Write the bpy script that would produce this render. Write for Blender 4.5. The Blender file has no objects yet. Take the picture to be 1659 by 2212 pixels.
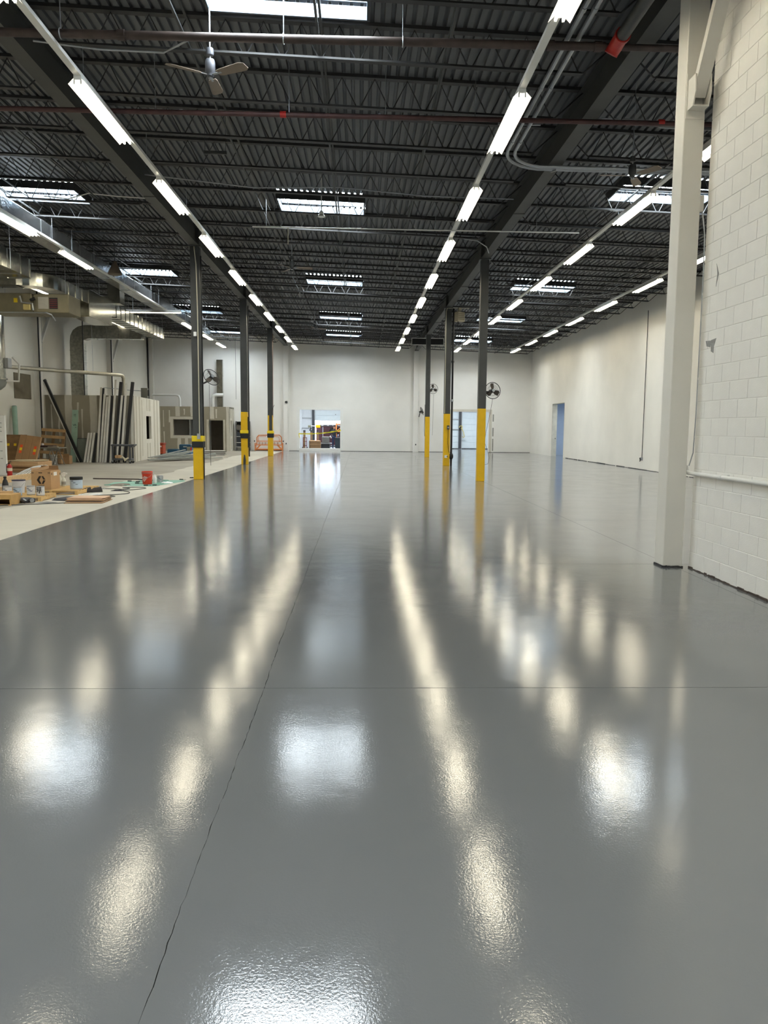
import bpy, math, random
from mathutils import Vector, Matrix
random.seed(7)
PI = math.pi
sc = bpy.context.scene
col = sc.collection

# ---------------------------------------------------------------- camera
YAW, PITCH, ROLL, FPX = 0.0319, 0.1091, 0.0087, 1673.45
cam_d = bpy.data.cameras.new('camera')
cam = bpy.data.objects.new('camera', cam_d)
col.objects.link(cam)
cam_d.sensor_fit = 'VERTICAL'
cam_d.sensor_height = 36.0
cam_d.sensor_width = 36.0
cam_d.lens = 36.0 * FPX / 2212.0
cam_d.clip_start = 0.05
cam_d.clip_end = 400
_F = Vector((math.sin(YAW) * math.cos(PITCH), math.cos(YAW) * math.cos(PITCH), -math.sin(PITCH)))
_R0 = Vector((math.cos(YAW), -math.sin(YAW), 0))
_U0 = _R0.cross(_F)
_R = _R0 * math.cos(ROLL) + _U0 * math.sin(ROLL)
_U = _U0 * math.cos(ROLL) - _R0 * math.sin(ROLL)
cam.matrix_world = Matrix(((_R.x, _U.x, -_F.x, 0.0), (_R.y, _U.y, -_F.y, 0.0), (_R.z, _U.z, -_F.z, 1.70), (0, 0, 0, 1)))
sc.camera = cam

# ---------------------------------------------------------------- world, exposure
TUBE_E = 28.0        # radiance of the fluorescent tubes
SKY_E = 30.0         # radiance of the milky skylight panes
world = bpy.data.worlds.new('world')
sc.world = world
world.use_nodes = True
_bg = world.node_tree.nodes['Background']
_bg.inputs['Color'].default_value = (0.70, 0.84, 1.0, 1)
_bg.inputs['Strength'].default_value = 9.0
sc.view_settings.view_transform = 'Standard'
sc.view_settings.look = 'None'
sc.view_settings.exposure = 0.68
sc.view_settings.gamma = 1.0
sc.view_settings.use_curve_mapping = False
sc.cycles.max_bounces = 5
sc.cycles.diffuse_bounces = 3
sc.cycles.glossy_bounces = 4
sc.cycles.transmission_bounces = 4
sc.cycles.transparent_max_bounces = 6
sc.cycles.caustics_reflective = False
sc.cycles.caustics_refractive = False
sc.cycles.use_light_tree = False
sc.cycles.use_adaptive_sampling = True
sc.cycles.adaptive_threshold = 0.03
sc.cycles.sample_clamp_indirect = 6.0


# ---------------------------------------------------------------- materials
def C(r, g, b):
    def f(v):
        v /= 255.0
        return v / 12.92 if v <= 0.04045 else ((v + 0.055) / 1.055) ** 2.4
    return (f(r), f(g), f(b), 1.0)


MATS = {}


def M(name, rgb, rough=0.5, metal=0.0, var=0.10, scale=4.0, bump=0.0, bscale=60.0, spec=0.5, coat=0.0, stretch=None):
    if name in MATS:
        return MATS[name]
    m = bpy.data.materials.new(name)
    m.use_nodes = True
    nt = m.node_tree
    b = nt.nodes['Principled BSDF']
    b.inputs['Roughness'].default_value = rough
    b.inputs['Metallic'].default_value = metal
    b.inputs['Specular IOR Level'].default_value = spec
    b.inputs['Coat Weight'].default_value = coat
    tc = nt.nodes.new('ShaderNodeTexCoord')
    mp = nt.nodes.new('ShaderNodeMapping')
    nt.links.new(tc.outputs['Object'], mp.inputs['Vector'])
    if stretch:
        mp.inputs['Scale'].default_value = stretch
    nz = nt.nodes.new('ShaderNodeTexNoise')
    nz.inputs['Scale'].default_value = scale
    nz.inputs['Detail'].default_value = 5.0
    nt.links.new(mp.outputs['Vector'], nz.inputs['Vector'])
    rp = nt.nodes.new('ShaderNodeValToRGB')
    c = C(*rgb)
    rp.color_ramp.elements[0].position = 0.3
    rp.color_ramp.elements[1].position = 0.7
    rp.color_ramp.elements[0].color = tuple(max(0, v * (1 - var)) for v in c[:3]) + (1,)
    rp.color_ramp.elements[1].color = tuple(min(1, v * (1 + var)) for v in c[:3]) + (1,)
    nt.links.new(nz.outputs['Fac'], rp.inputs['Fac'])
    nt.links.new(rp.outputs['Color'], b.inputs['Base Color'])
    if bump > 0:
        n2 = nt.nodes.new('ShaderNodeTexNoise')
        n2.inputs['Scale'].default_value = bscale
        n2.inputs['Detail'].default_value = 3.0
        nt.links.new(mp.outputs['Vector'], n2.inputs['Vector'])
        bp = nt.nodes.new('ShaderNodeBump')
        bp.inputs['Strength'].default_value = bump
        bp.inputs['Distance'].default_value = 0.02
        nt.links.new(n2.outputs['Fac'], bp.inputs['Height'])
        nt.links.new(bp.outputs['Normal'], b.inputs['Normal'])
    MATS[name] = m
    return m


def emit(name, rgb, strength):
    if name in MATS:
        return MATS[name]
    m = bpy.data.materials.new(name)
    m.use_nodes = True
    nt = m.node_tree
    nt.nodes.remove(nt.nodes['Principled BSDF'])
    e = nt.nodes.new('ShaderNodeEmission')
    e.inputs['Color'].default_value = rgb + (1,)
    e.inputs['Strength'].default_value = strength
    nt.links.new(e.outputs[0], nt.nodes['Material Output'].inputs['Surface'])
    MATS[name] = m
    return m


def glass_mat(name, rgb, alpha=0.3, rough=0.05):
    if name in MATS:
        return MATS[name]
    m = bpy.data.materials.new(name)
    m.use_nodes = True
    nt = m.node_tree
    b = nt.nodes['Principled BSDF']
    b.inputs['Base Color'].default_value = C(*rgb)
    b.inputs['Roughness'].default_value = rough
    b.inputs['Alpha'].default_value = alpha
    nz = nt.nodes.new('ShaderNodeTexNoise')
    nz.inputs['Scale'].default_value = 3.0
    mr = nt.nodes.new('ShaderNodeMapRange')
    mr.inputs['To Min'].default_value = max(0.01, rough * 0.7)
    mr.inputs['To Max'].default_value = rough * 1.3
    nt.links.new(nz.outputs['Fac'], mr.inputs['Value'])
    nt.links.new(mr.outputs['Result'], b.inputs['Roughness'])
    MATS[name] = m
    return m


def block_paint(name, rgb, axis, rough=0.55, strength=0.12, mort=0.006):
    """painted masonry: running-bond joints as fine relief only"""
    m = bpy.data.materials.new(name)
    m.use_nodes = True
    nt = m.node_tree
    b = nt.nodes['Principled BSDF']
    b.inputs['Roughness'].default_value = rough
    geo = nt.nodes.new('ShaderNodeNewGeometry')
    sep = nt.nodes.new('ShaderNodeSeparateXYZ')
    nt.links.new(geo.outputs['Position'], sep.inputs[0])
    cmb = nt.nodes.new('ShaderNodeCombineXYZ')
    nt.links.new(sep.outputs['Y' if axis == 'Y' else 'X'], cmb.inputs[0])
    nt.links.new(sep.outputs['Z'], cmb.inputs[1])
    br = nt.nodes.new('ShaderNodeTexBrick')
    br.inputs['Scale'].default_value = 1.0
    br.inputs['Brick Width'].default_value = 0.4064
    br.inputs['Row Height'].default_value = 0.2032
    br.inputs['Mortar Size'].default_value = mort
    br.inputs['Mortar Smooth'].default_value = 0.6
    nt.links.new(cmb.outputs[0], br.inputs['Vector'])
    bp = nt.nodes.new('ShaderNodeBump')
    bp.inputs['Strength'].default_value = strength
    bp.inputs['Distance'].default_value = 0.004
    bp.invert = True
    nt.links.new(br.outputs['Fac'], bp.inputs['Height'])
    n2 = nt.nodes.new('ShaderNodeTexNoise')
    n2.inputs['Scale'].default_value = 0.7
    n2.inputs['Detail'].default_value = 6
    nt.links.new(geo.outputs['Position'], n2.inputs['Vector'])
    rp = nt.nodes.new('ShaderNodeValToRGB')
    c = C(*rgb)
    rp.color_ramp.elements[0].position = 0.3
    rp.color_ramp.elements[1].position = 0.7
    rp.color_ramp.elements[0].color = tuple(v * 0.95 for v in c[:3]) + (1,)
    rp.color_ramp.elements[1].color = tuple(min(1, v * 1.03) for v in c[:3]) + (1,)
    nt.links.new(n2.outputs['Fac'], rp.inputs['Fac'])
    nt.links.new(rp.outputs['Color'], b.inputs['Base Color'])
    nt.links.new(bp.outputs['Normal'], b.inputs['Normal'])
    MATS[name] = m
    return m


def epoxy_floor():
    m = bpy.data.materials.new('grey_epoxy')
    m.use_nodes = True
    nt = m.node_tree
    b = nt.nodes['Principled BSDF']
    geo = nt.nodes.new('ShaderNodeNewGeometry')
    L = nt.links.new

    def noise(scale, detail=3.0, rough=0.5):
        n = nt.nodes.new('ShaderNodeTexNoise')
        n.inputs['Scale'].default_value = scale
        n.inputs['Detail'].default_value = detail
        n.inputs['Roughness'].default_value = rough
        L(geo.outputs['Position'], n.inputs['Vector'])
        return n

    def rng(src, a, bb, lo=0.3, hi=0.7):
        r = nt.nodes.new('ShaderNodeMapRange')
        r.inputs['From Min'].default_value = lo
        r.inputs['From Max'].default_value = hi
        r.inputs['To Min'].default_value = a
        r.inputs['To Max'].default_value = bb
        L(src, r.inputs['Value'])
        return r
    big = noise(0.35, 4)
    rp = nt.nodes.new('ShaderNodeValToRGB')
    rp.color_ramp.elements[0].position = 0.3
    rp.color_ramp.elements[1].position = 0.7
    rp.color_ramp.elements[0].color = C(103, 105, 107)
    rp.color_ramp.elements[1].color = C(110, 112, 113)
    L(big.outputs['Fac'], rp.inputs['Fac'])
    L(rp.outputs['Color'], b.inputs['Base Color'])
    med = noise(1.3, 4)
    rr = rng(med.outputs['Fac'], 0.07, 0.12)
    L(rr.outputs['Result'], b.inputs['Roughness'])
    b.inputs['IOR'].default_value = 1.53
    # orange peel of the rolled coating, plus slow waves of the slab
    peel = noise(95.0, 2.0, 0.6)
    bp1 = nt.nodes.new('ShaderNodeBump')
    bp1.inputs['Strength'].default_value = 1.0
    bp1.inputs['Distance'].default_value = 0.00036
    L(peel.outputs['Fac'], bp1.inputs['Height'])
    wave = noise(2.2, 3.0, 0.5)
    bp2 = nt.nodes.new('ShaderNodeBump')
    bp2.inputs['Strength'].default_value = 1.0
    bp2.inputs['Distance'].default_value = 0.0016
    L(wave.outputs['Fac'], bp2.inputs['Height'])
    L(bp1.outputs['Normal'], bp2.inputs['Normal'])
    L(bp2.outputs['Normal'], b.inputs['Normal'])
    return m


FLOOR = epoxy_floor()
BARE = M('bare_concrete', (152, 145, 131), 0.75, var=0.12, scale=0.8, bump=0.15, bscale=12)
GROUND = M('ground_concrete', (190, 184, 169), 0.75, var=0.07, scale=1.2, bump=0.1, bscale=14)
DARKGAP = M('joint_filler', (52, 53, 55), 0.8)
WALLW = block_paint('white_block_paint_y', (241, 238, 230), 'Y')
WALLX = block_paint('white_block_paint_x', (238, 236, 231), 'X', strength=0.05)
WALLL = block_paint('cream_block_paint_y', (214, 210, 198), 'Y')
BLOCKM = M('painted_block', (243, 241, 236), 0.55, var=0.03, scale=3, bump=0.12, bscale=70)
DECKM = M('charcoal_deck_paint', (100, 102, 105), 0.5, var=0.10, scale=2)
STEELD = M('charcoal_steel_paint', (58, 60, 60), 0.5, var=0.15, scale=3)
JOISTM = M('black_joist_paint', (46, 46, 47), 0.5, var=0.2, scale=3)
GIRDM = M('girder_paint', (70, 71, 69), 0.55, var=0.12, scale=2)
PIPEM = M('rusty_black_pipe', (72, 60, 56), 0.6, var=0.3, scale=6)
YELLOW = M('safety_yellow', (222, 176, 8), 0.42, var=0.06, scale=5)
YELLOW2 = M('bright_yellow_foam', (236, 206, 30), 0.5, var=0.05)
BLACK = M('black_paint', (22, 22, 24), 0.5, var=0.2)
BLACKR = M('black_rubber', (26, 26, 27), 0.75, var=0.2)
WHITE = M('white_enamel', (236, 236, 232), 0.4, var=0.03)
CREAM = M('cream_column_paint', (224, 221, 213), 0.45, var=0.03, scale=2, bump=0.04, bscale=30)
GALV = M('galvanized_sheet', (158, 158, 150), 0.2, 1.0, var=0.22, scale=9)
FOIL = M('foil_wrap', (205, 206, 208), 0.22, 0.95, var=0.12, scale=6, bump=0.6, bscale=9)
CONDUIT = M('conduit_zinc', (168, 172, 176), 0.38, 0.7, var=0.08)
REDM = M('red_enamel', (176, 34, 26), 0.4, var=0.1)
TUBEM = emit('fluorescent_glow', (1.0, 0.905, 0.69), TUBE_E)
PANEM = emit('milky_skylight_glow', (0.86, 0.95, 1.0), SKY_E)
WELLM = M('skylight_well_paint', (88, 102, 113), 0.5, var=0.03)
DRYWALL = M('drywall_paper', (150, 143, 126), 0.8, var=0.04, scale=2)
MUD = M('joint_compound', (206, 201, 188), 0.75, var=0.04, scale=5)
WOOD = M('pine_lumber', (200, 168, 124), 0.65, var=0.18, scale=3, stretch=(1, 6, 6))
WOODD = M('dark_plywood', (122, 94, 62), 0.7, var=0.22, scale=3, stretch=(1, 5, 1))
CARD = M('cardboard', (188, 152, 110), 0.8, var=0.07, scale=4)
CARDD = M('brown_cardboard', (160, 126, 90), 0.8, var=0.08, scale=4)
GLASS = glass_mat('clear_glass', (190, 200, 200), 0.12, 0.03)
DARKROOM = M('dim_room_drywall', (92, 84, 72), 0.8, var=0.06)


# ---------------------------------------------------------------- mesh helpers
class MB:
    def __init__(self):
        self.v = []
        self.f = []

    def add(self, vs, fs):
        n = len(self.v)
        self.v += [tuple(p) for p in vs]
        self.f += [tuple(i + n for i in f) for f in fs]
        return self

    def box(self, x0, x1, y0, y1, z0, z1):
        if x0 > x1: x0, x1 = x1, x0
        if y0 > y1: y0, y1 = y1, y0
        if z0 > z1: z0, z1 = z1, z0
        vs = [(x0, y0, z0), (x1, y0, z0), (x1, y1, z0), (x0, y1, z0), (x0, y0, z1), (x1, y0, z1), (x1, y1, z1), (x0, y1, z1)]
        fs = [(0, 3, 2, 1), (4, 5, 6, 7), (0, 1, 5, 4), (1, 2, 6, 5), (2, 3, 7, 6), (3, 0, 4, 7)]
        return self.add(vs, fs)

    def cbox(self, cx, cy, cz, sx, sy, sz):
        return self.box(cx - sx / 2, cx + sx / 2, cy - sy / 2, cy + sy / 2, cz - sz / 2, cz + sz / 2)

    def chbox(self, x0, x1, y0, y1, z0, z1, c=0.01):
        """box with chamfered edges"""
        vs = []
        fs = []
        for z, k in ((z0, c), (z0 + c, 0), (z1 - c, 0), (z1, c)):
            a, b, d, e = x0 + k, x1 - k, y0 + k, y1 - k
            vs += [(a + c, d, z), (b - c, d, z), (b, d + c, z), (b, e - c, z), (b - c, e, z), (a + c, e, z), (a, e - c, z), (a, d + c, z)]
        for r in range(3):
            for i in range(8):
                j = (i + 1) % 8
                fs.append((r * 8 + i, r * 8 + j, r * 8 + 8 + j, r * 8 + 8 + i))
        fs.append(tuple(range(7, -1, -1)))
        fs.append(tuple(range(24, 32)))
        return self.add(vs, fs)

    def bar(self, p0, p1, w, h, up=(0, 0, 1)):
        """rectangular bar from p0 to p1"""
        p0 = Vector(p0); p1 = Vector(p1)
        d = (p1 - p0).normalized()
        u = Vector(up)
        s = d.cross(u)
        if s.length < 1e-4:
            s = d.cross(Vector((1, 0, 0)))
        s.normalize()
        u = s.cross(d).normalized()
        s = s * (w / 2)
        u = u * (h / 2)
        vs = [p0 - s - u, p0 + s - u, p0 + s + u, p0 - s + u, p1 - s - u, p1 + s - u, p1 + s + u, p1 - s + u]
        fs = [(0, 1, 2, 3), (7, 6, 5, 4), (0, 4, 5, 1), (1, 5, 6, 2), (2, 6, 7, 3), (3, 7, 4, 0)]
        return self.add(vs, fs)

    def cyl(self, p0, p1, r, n=10, r2=None, caps=True):
        p0 = Vector(p0); p1 = Vector(p1)
        if r2 is None: r2 = r
        d = (p1 - p0).normalized()
        a = Vector((0, 0, 1)) if abs(d.z) < 0.9 else Vector((1, 0, 0))
        s = d.cross(a).normalized()
        t = d.cross(s).normalized()
        vs = []
        for p, rr in ((p0, r), (p1, r2)):
            for i in range(n):
                an = 2 * PI * i / n
                vs.append(p + s * (rr * math.cos(an)) + t * (rr * math.sin(an)))
        fs = [(i, n + i, n + (i + 1) % n, (i + 1) % n) for i in range(n)]
        if caps:
            fs.append(tuple(range(n)))
            fs.append(tuple(range(2 * n - 1, n - 1, -1)))
        return self.add(vs, fs)

    def tube(self, pts, r, n=8, closed=False):
        pts = [Vector(p) for p in pts]
        N = len(pts)
        rings = []
        prev = None
        for i, p in enumerate(pts):
            if closed:
                d = pts[(i + 1) % N] - pts[i - 1]
            elif i == 0:
                d = pts[1] - p
            elif i == N - 1:
                d = p - pts[-2]
            else:
                d = (pts[i + 1] - p).normalized() + (p - pts[i - 1]).normalized()
            d.normalize()
            if prev is None:
                a = Vector((0, 0, 1)) if abs(d.z) < 0.9 else Vector((1, 0, 0))
                s = d.cross(a).normalized()
            else:
                s = prev - d * prev.dot(d)
                s.normalize()
            prev = s
            t = d.cross(s)
            rings.append([p + s * (r * math.cos(2 * PI * k / n)) + t * (r * math.sin(2 * PI * k / n)) for k in range(n)])
        vs = [q for ring in rings for q in ring]
        fs = []
        m = N if closed else N - 1
        for i in range(m):
            j = (i + 1) % N
            for k in range(n):
                l = (k + 1) % n
                fs.append((i * n + k, i * n + l, j * n + l, j * n + k))
        if not closed:
            fs.append(tuple(range(n - 1, -1, -1)))
            fs.append(tuple(range((N - 1) * n, N * n)))
        return self.add(vs, fs)

    def lathe(self, prof, cx=0, cy=0, cz=0, n=20):
        """prof: list of (r, z)"""
        vs = []
        fs = []
        for r, z in prof:
            for i in range(n):
                an = 2 * PI * i / n
                vs.append((cx + r * math.cos(an), cy + r * math.sin(an), cz + z))
        for k in range(len(prof) - 1):
            for i in range(n):
                j = (i + 1) % n
                fs.append((k * n + i, k * n + j, (k + 1) * n + j, (k + 1) * n + i))
        fs.append(tuple(range(n - 1, -1, -1)))
        m = (len(prof) - 1) * n
        fs.append(tuple(range(m, m + n)))
        return self.add(vs, fs)

    def prism(self, poly, axis, a, b):
        """extrude 2D polygon along axis ('x','y','z') from a to b"""
        n = len(poly)
        vs = []
        for t in (a, b):
            for p, q in poly:
                vs.append((t, p, q) if axis == 'x' else (p, t, q) if axis == 'y' else (p, q, t))
        fs = [(i, (i + 1) % n, n + (i + 1) % n, n + i) for i in range(n)]
        fs.append(tuple(range(n - 1, -1, -1)))
        fs.append(tuple(range(n, 2 * n)))
        return self.add(vs, fs)

    def xf(self, mat):
        self.v = [tuple(mat @ Vector(p)) for p in self.v]
        return self

    def mesh(self, name, mat, smooth=False, off=(0, 0, 0)):
        me = bpy.data.meshes.new(name)
        ox, oy, oz = off
        me.from_pydata([(x - ox, y - oy, z - oz) for x, y, z in self.v], [], self.f)
        me.validate()
        import bmesh
        bm = bmesh.new()
        bm.from_mesh(me)
        bmesh.ops.recalc_face_normals(bm, faces=bm.faces)
        bm.to_mesh(me)
        bm.free()
        if smooth:
            for p in me.polygons:
                p.use_smooth = True
            try:
                me.set_sharp_from_angle(angle=math.radians(40))
            except Exception:
                pass
        if isinstance(mat, (list, tuple)):
            for q in mat:
                me.materials.append(q)
        else:
            me.materials.append(mat)
        return me

    def build(self, name, mat, parent=None, smooth=False, world=False):
        """parent=None: a top-level object whose origin is put at its base.
        parent given: geometry is in the parent's own space, or in world space with world=True"""
        if parent is None:
            xs = [p[0] for p in self.v]; ys = [p[1] for p in self.v]; zs = [p[2] for p in self.v]
            off = ((min(xs) + max(xs)) / 2, (min(ys) + max(ys)) / 2, min(zs))
            o = bpy.data.objects.new(name, self.mesh(name, mat, smooth, off))
            o.location = off
        else:
            off = (0, 0, 0)
            if world:
                q = parent
                acc = Vector((0, 0, 0))
                while q is not None:
                    acc += q.location
                    q = q.parent
                off = tuple(acc)
            o = bpy.data.objects.new(name, self.mesh(name, mat, smooth, off))
            o.parent = parent
        col.objects.link(o)
        return o


def box(*a):
    return MB().box(*a)


def tag(o, label=None, cat=None, group=None, kind=None):
    if label: o['label'] = label
    if cat: o['category'] = cat
    if group: o['group'] = group
    if kind: o['kind'] = kind
    return o


def thing(name, label, cat, loc=(0, 0, 0), rz=0.0, group=None):
    o = bpy.data.objects.new(name, None)
    o.empty_display_size = 0.1
    o.location = loc
    o.rotation_euler = (0, 0, rz)
    col.objects.link(o)
    return tag(o, label, cat, group)


def struct(name, mb, mat, label=None, smooth=False):
    o = mb.build(name, mat, None, smooth)
    return tag(o, label, None, None, 'structure')


def copy_tree(o, parent=None):
    c = o.copy()
    col.objects.link(c)
    c.parent = parent
    for ch in list(o.children):
        copy_tree(ch, c)
    return c


def text_mesh(name, body, size, mat, parent, loc, rot, depth=0.001, align='CENTER'):
    cu = bpy.data.curves.new(name, 'FONT')
    cu.body = body
    cu.size = size
    cu.extrude = depth
    cu.align_x = align
    cu.align_y = 'CENTER'
    cu.resolution_u = 3
    tmp = bpy.data.objects.new(name + '_tmp', cu)
    col.objects.link(tmp)
    bpy.context.view_layer.update()
    me = bpy.data.meshes.new_from_object(tmp.evaluated_get(bpy.context.evaluated_depsgraph_get()))
    bpy.data.objects.remove(tmp)
    bpy.data.curves.remove(cu)
    me.materials.clear()
    me.materials.append(mat)
    o = bpy.data.objects.new(name, me)
    o.location = loc
    o.rotation_euler = rot
    o.parent = parent
    col.objects.link(o)
    return o


ORD = ['nearest', 'second', 'third', 'fourth', 'fifth', 'sixth', 'seventh', 'eighth', 'ninth', 'tenth', 'eleventh', 'twelfth',
       'thirteenth', 'fourteenth', 'fifteenth', 'sixteenth', 'seventeenth', 'eighteenth', 'nineteenth', 'twentieth',
       'twenty-first', 'twenty-second', 'twenty-third', 'twenty-fourth', 'twenty-fifth', 'twenty-sixth', 'twenty-seventh',
       'twenty-eighth', 'twenty-ninth', 'thirtieth', 'thirty-first']

# ---------------------------------------------------------------- key dimensions (metres)
XL, XR = -14.5, 11.95          # side walls
YB = 54.3                      # back wall
YF = -12.0                     # wall behind the photographer
XCL, XCR = -5.10, 3.87         # column lines
COLY = (24.78, 34.70, 44.70)


def zt(x): return 7.62 - 0.034 * (x - 0.8)      # underside of the deck (roof falls to the right)
def zb(x): return 7.08 - 0.034 * (x - 0.8)      # bottom chords of the joists

# ================================================================ FLOOR
fl = struct('floor', box(XL - 0.3, 12.6, YF - 0.3, 64.0, -0.30, -0.045), DARKGAP, 'concrete sub-base seen dark in the floor joints')
_rng = random.Random(3)
XBR = [-5.27, -0.62, 3.93, 8.05, 12.5]
YBR = [YF - 0.2, 0.25, 4.92, 9.60, 14.3, 19.0, 24.75, 34.7, 44.7, 54.55]
_crack = {}


def crack_x(y):
    k = round(y, 3)
    if k not in _crack:
        _crack[k] = (-0.62 + 0.004 * math.sin(y * 1.7) + 0.0015 * math.sin(y * 9.0 + 1) + _rng.uniform(-0.0035, 0.0035), _rng.uniform(0.0003, 0.0024))
    return _crack[k]


for i in range(len(XBR) - 1):
    for j in range(len(YBR) - 1):
        xa, xb, ya, yb = XBR[i], XBR[i + 1], YBR[j], YBR[j + 1]
        g = 0.0032
        left = []
        right = []
        ys = [ya + g, yb - g]
        if yb < 15.5 and (i == 0 or i == 1):
            n = int((yb - ya) / 0.05)
            ys = [ya + g + (yb - ya - 2 * g) * t / n for t in range(n + 1)]
        for y in ys:
            if i == 1:
                c, w = crack_x(y) if yb < 15.5 else (xa, 0.002)
                left.append((c + w, y))
            else:
                left.append((xa + (g if i else 0), y))
            if i == 0:
                c, w = crack_x(y) if yb < 15.5 else (xb, 0.002)
                right.append((c - w, y))
            else:
                right.append((xb - g, y))
        poly = right + left[::-1]
        o = MB().prism(poly, 'z', -0.05, 0.0).build('slab', FLOOR, fl, world=True)
_e = []
y = YF - 0.2
while y < 54.55:
    _e.append((-7.0 + 0.12 * math.sin(y * 0.7) + _rng.uniform(-0.10, 0.10), y))
    y += 0.8
_e.append((-6.9, 54.55))
MB().prism([(XL - 0.2, YF - 0.2)] + _e + [(XL - 0.2, 54.55)], 'z', -0.05, 0.0).build('bare_slab', BARE, fl, world=True)
MB().prism([(-5.2705, YF - 0.2), (-5.2705, 54.55)] + _e[::-1], 'z', -0.05, 0.0).build('ground_strip', GROUND, fl, world=True)
box(XL - 0.2, 12.5, 54.56, 64.0, -0.05, -0.001).build('back_room_slab', FLOOR, fl, world=True)

# ================================================================ WALLS
wl = struct('wall_left', box(XL - 0.25, XL, YF, YB + 0.3, 0, zt(XL) + 0.05), WALLL, 'cream painted block wall behind the ducts')
D0, D1, DZ = -4.19, -1.37, 2.86
E0, E1, EZ = 6.37, 9.02, 2.82
wb = MB()
wb.box(XL - 0.25, D0, YB, YB + 0.3, 0, 8.3).box(D0, D1, YB, YB + 0.3, DZ, 8.3).box(D1, E0, YB, YB + 0.3, 0, 8.3)
wb.box(E0, E1, YB, YB + 0.3, EZ, 8.3).box(E1, 12.3, YB, YB + 0.3, 0, 8.3)
struct('wall_back', wb, WALLX, 'white painted end wall with two door openings')
box(D0 - 0.02, D1 + 0.02, YB - 0.05, YB + 0.35, 0, 0.19).build('door_1', WHITE)
tag(bpy.data.objects['door_1'], 'white raised sill under the opening with the yellow tape', None, None, 'structure')
for n, (a, b, z) in enumerate(((D0, D1, DZ), (E0, E1, EZ))):
    t = MB()
    t.box(a - 0.20, a, YB - 0.012, YB, 0.0, z + 0.16).box(b, b + 0.20, YB - 0.012, YB, 0.0, z + 0.16).box(a, b, YB - 0.012, YB, z, z + 0.16)
    struct('trim_%d' % (n + 1), t, MUD if n else WHITE, 'pale filled margin around a doorway in the back wall')
_gs = M('grey_wall_stain', (150, 148, 140), 0.8, var=0.1)
for k, (z0, z1) in enumerate(((0.1, 0.95), (1.12, 1.72), (2.15, 2.65))):
    box(9.27, 9.36, YB - 0.016, YB - 0.011, z0, z1).build('grey_patch', _gs, bpy.data.objects['trim_2'], world=True)
RY0, RY1, RZ = 45.3, 48.2, 3.23
wr = MB()
wr.box(XR, XR + 0.3, 4.0, RY0, 0, 7.3).box(XR, XR + 0.3, RY0, RY1, RZ, 7.3).box(XR, XR + 0.3, RY1, YB, 0, 7.3)
struct('wall_right', wr, WALLW, 'long white painted block wall with one tall doorway')
struct('wall_front', box(XL, 4.3, YF - 0.3, YF, 0, 8.2), WALLX, 'wall behind the viewpoint')
struct('wall_side', box(4.28, XR + 0.3, 3.7, 4.0, 0, 7.6), WALLX, 'white cross wall closing the right bay')
# thin dark caulk gaps at the foot of the back and right walls
bs = MB().box(XL, D0 - 0.03, YB - 0.015, YB, 0, 0.022).box(D1 + 0.03, E0, YB - 0.015, YB, 0, 0.022).box(E1, XR, YB - 0.015, YB, 0, 0.022)
struct('baseboard_back', bs, DARKGAP, 'thin dark gap line at the foot of the back wall')
bs = MB()
_r = random.Random(5)
y = 10.0
while y < RY0 - 0.5:
    n = _r.uniform(0.3, 1.3)
    bs.box(XR - _r.uniform(0.006, 0.02), XR, y, y + n, 0, _r.uniform(0.012, 0.035))
    y += n + _r.uniform(0, 0.15)
struct('baseboard_right', bs, DARKGAP, 'ragged dark line at the foot of the right wall')

# ---- near block wall at the right edge of the picture: every block its own piece
NX, NY = 4.087, 9.36
wn = struct('wall_near', box(NX + 0.005, NX + 0.19, YF, NY - 0.004, 0, 7.62), BLOCKM, 'near white painted concrete block wall')
_full = MB().chbox(0, 0.05, 0, 0.3994, 0, 0.1962, 0.003).mesh('block', BLOCKM)
_half = MB().chbox(0, 0.05, 0, 0.1962, 0, 0.1962, 0.003).mesh('half_block', BLOCKM)
_r = random.Random(11)
for c in range(36):
    z = 0.003 + c * 0.2032
    y = NY
    if c % 2:
        o = bpy.data.objects.new('block', _half)
        o.parent = wn
        o.location = (NX + _r.uniform(-0.0012, 0.0012) - wn.location.x, y - 0.1982 - wn.location.y, z + 0.004)
        col.objects.link(o)
        y -= 0.2032
    while y > 7.0:
        o = bpy.data.objects.new('block', _full)
        o.parent = wn
        o.location = (NX + _r.uniform(-0.0012, 0.0012) - wn.location.x, y - 0.4014 - wn.location.y, z + 0.004)
        col.objects.link(o)
        y -= 0.4064
# crumbled dark edge where the coating meets the wall foot
bs = MB()
y = NY
while y > 6.0:
    n = _r.uniform(0.03, 0.11)
    bs.box(NX - _r.uniform(0.004, 0.018), NX + 0.004, y - n, y, 0.0, _r.uniform(0.008, 0.026))
    y -= n
struct('baseboard_near', bs, M('crumbled_mortar', (70, 60, 54), 0.9, var=0.3, scale=20), 'ragged dark crumbled edge at the foot of the near wall')
# scars in the paint of the near wall
_sc = M('grey_scar', (150, 150, 148), 0.8, var=0.2, scale=20)
sm = MB()
for poly in ([(9.21, 2.745), (9.06, 2.735), (9.08, 2.66), (9.18, 2.68)], [(9.07, 2.74), (8.94, 2.75), (8.99, 2.66), (8.99, 2.585), (9.06, 2.61)]):
    sm.prism(poly, 'x', NX - 0.003, NX + 0.001)
tag(sm.build('paint_scar', _sc), 'grey torn patch in the paint of the near block wall', 'wall damage')
sm = MB().prism([(9.03, 3.60), (8.96, 3.48), (9.02, 3.34), (9.0, 3.48)], 'x', NX - 0.003, NX + 0.001)
tag(sm.build('paint_crack', _sc), 'thin chevron crack above the torn patch on the near wall', 'wall damage')

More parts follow.
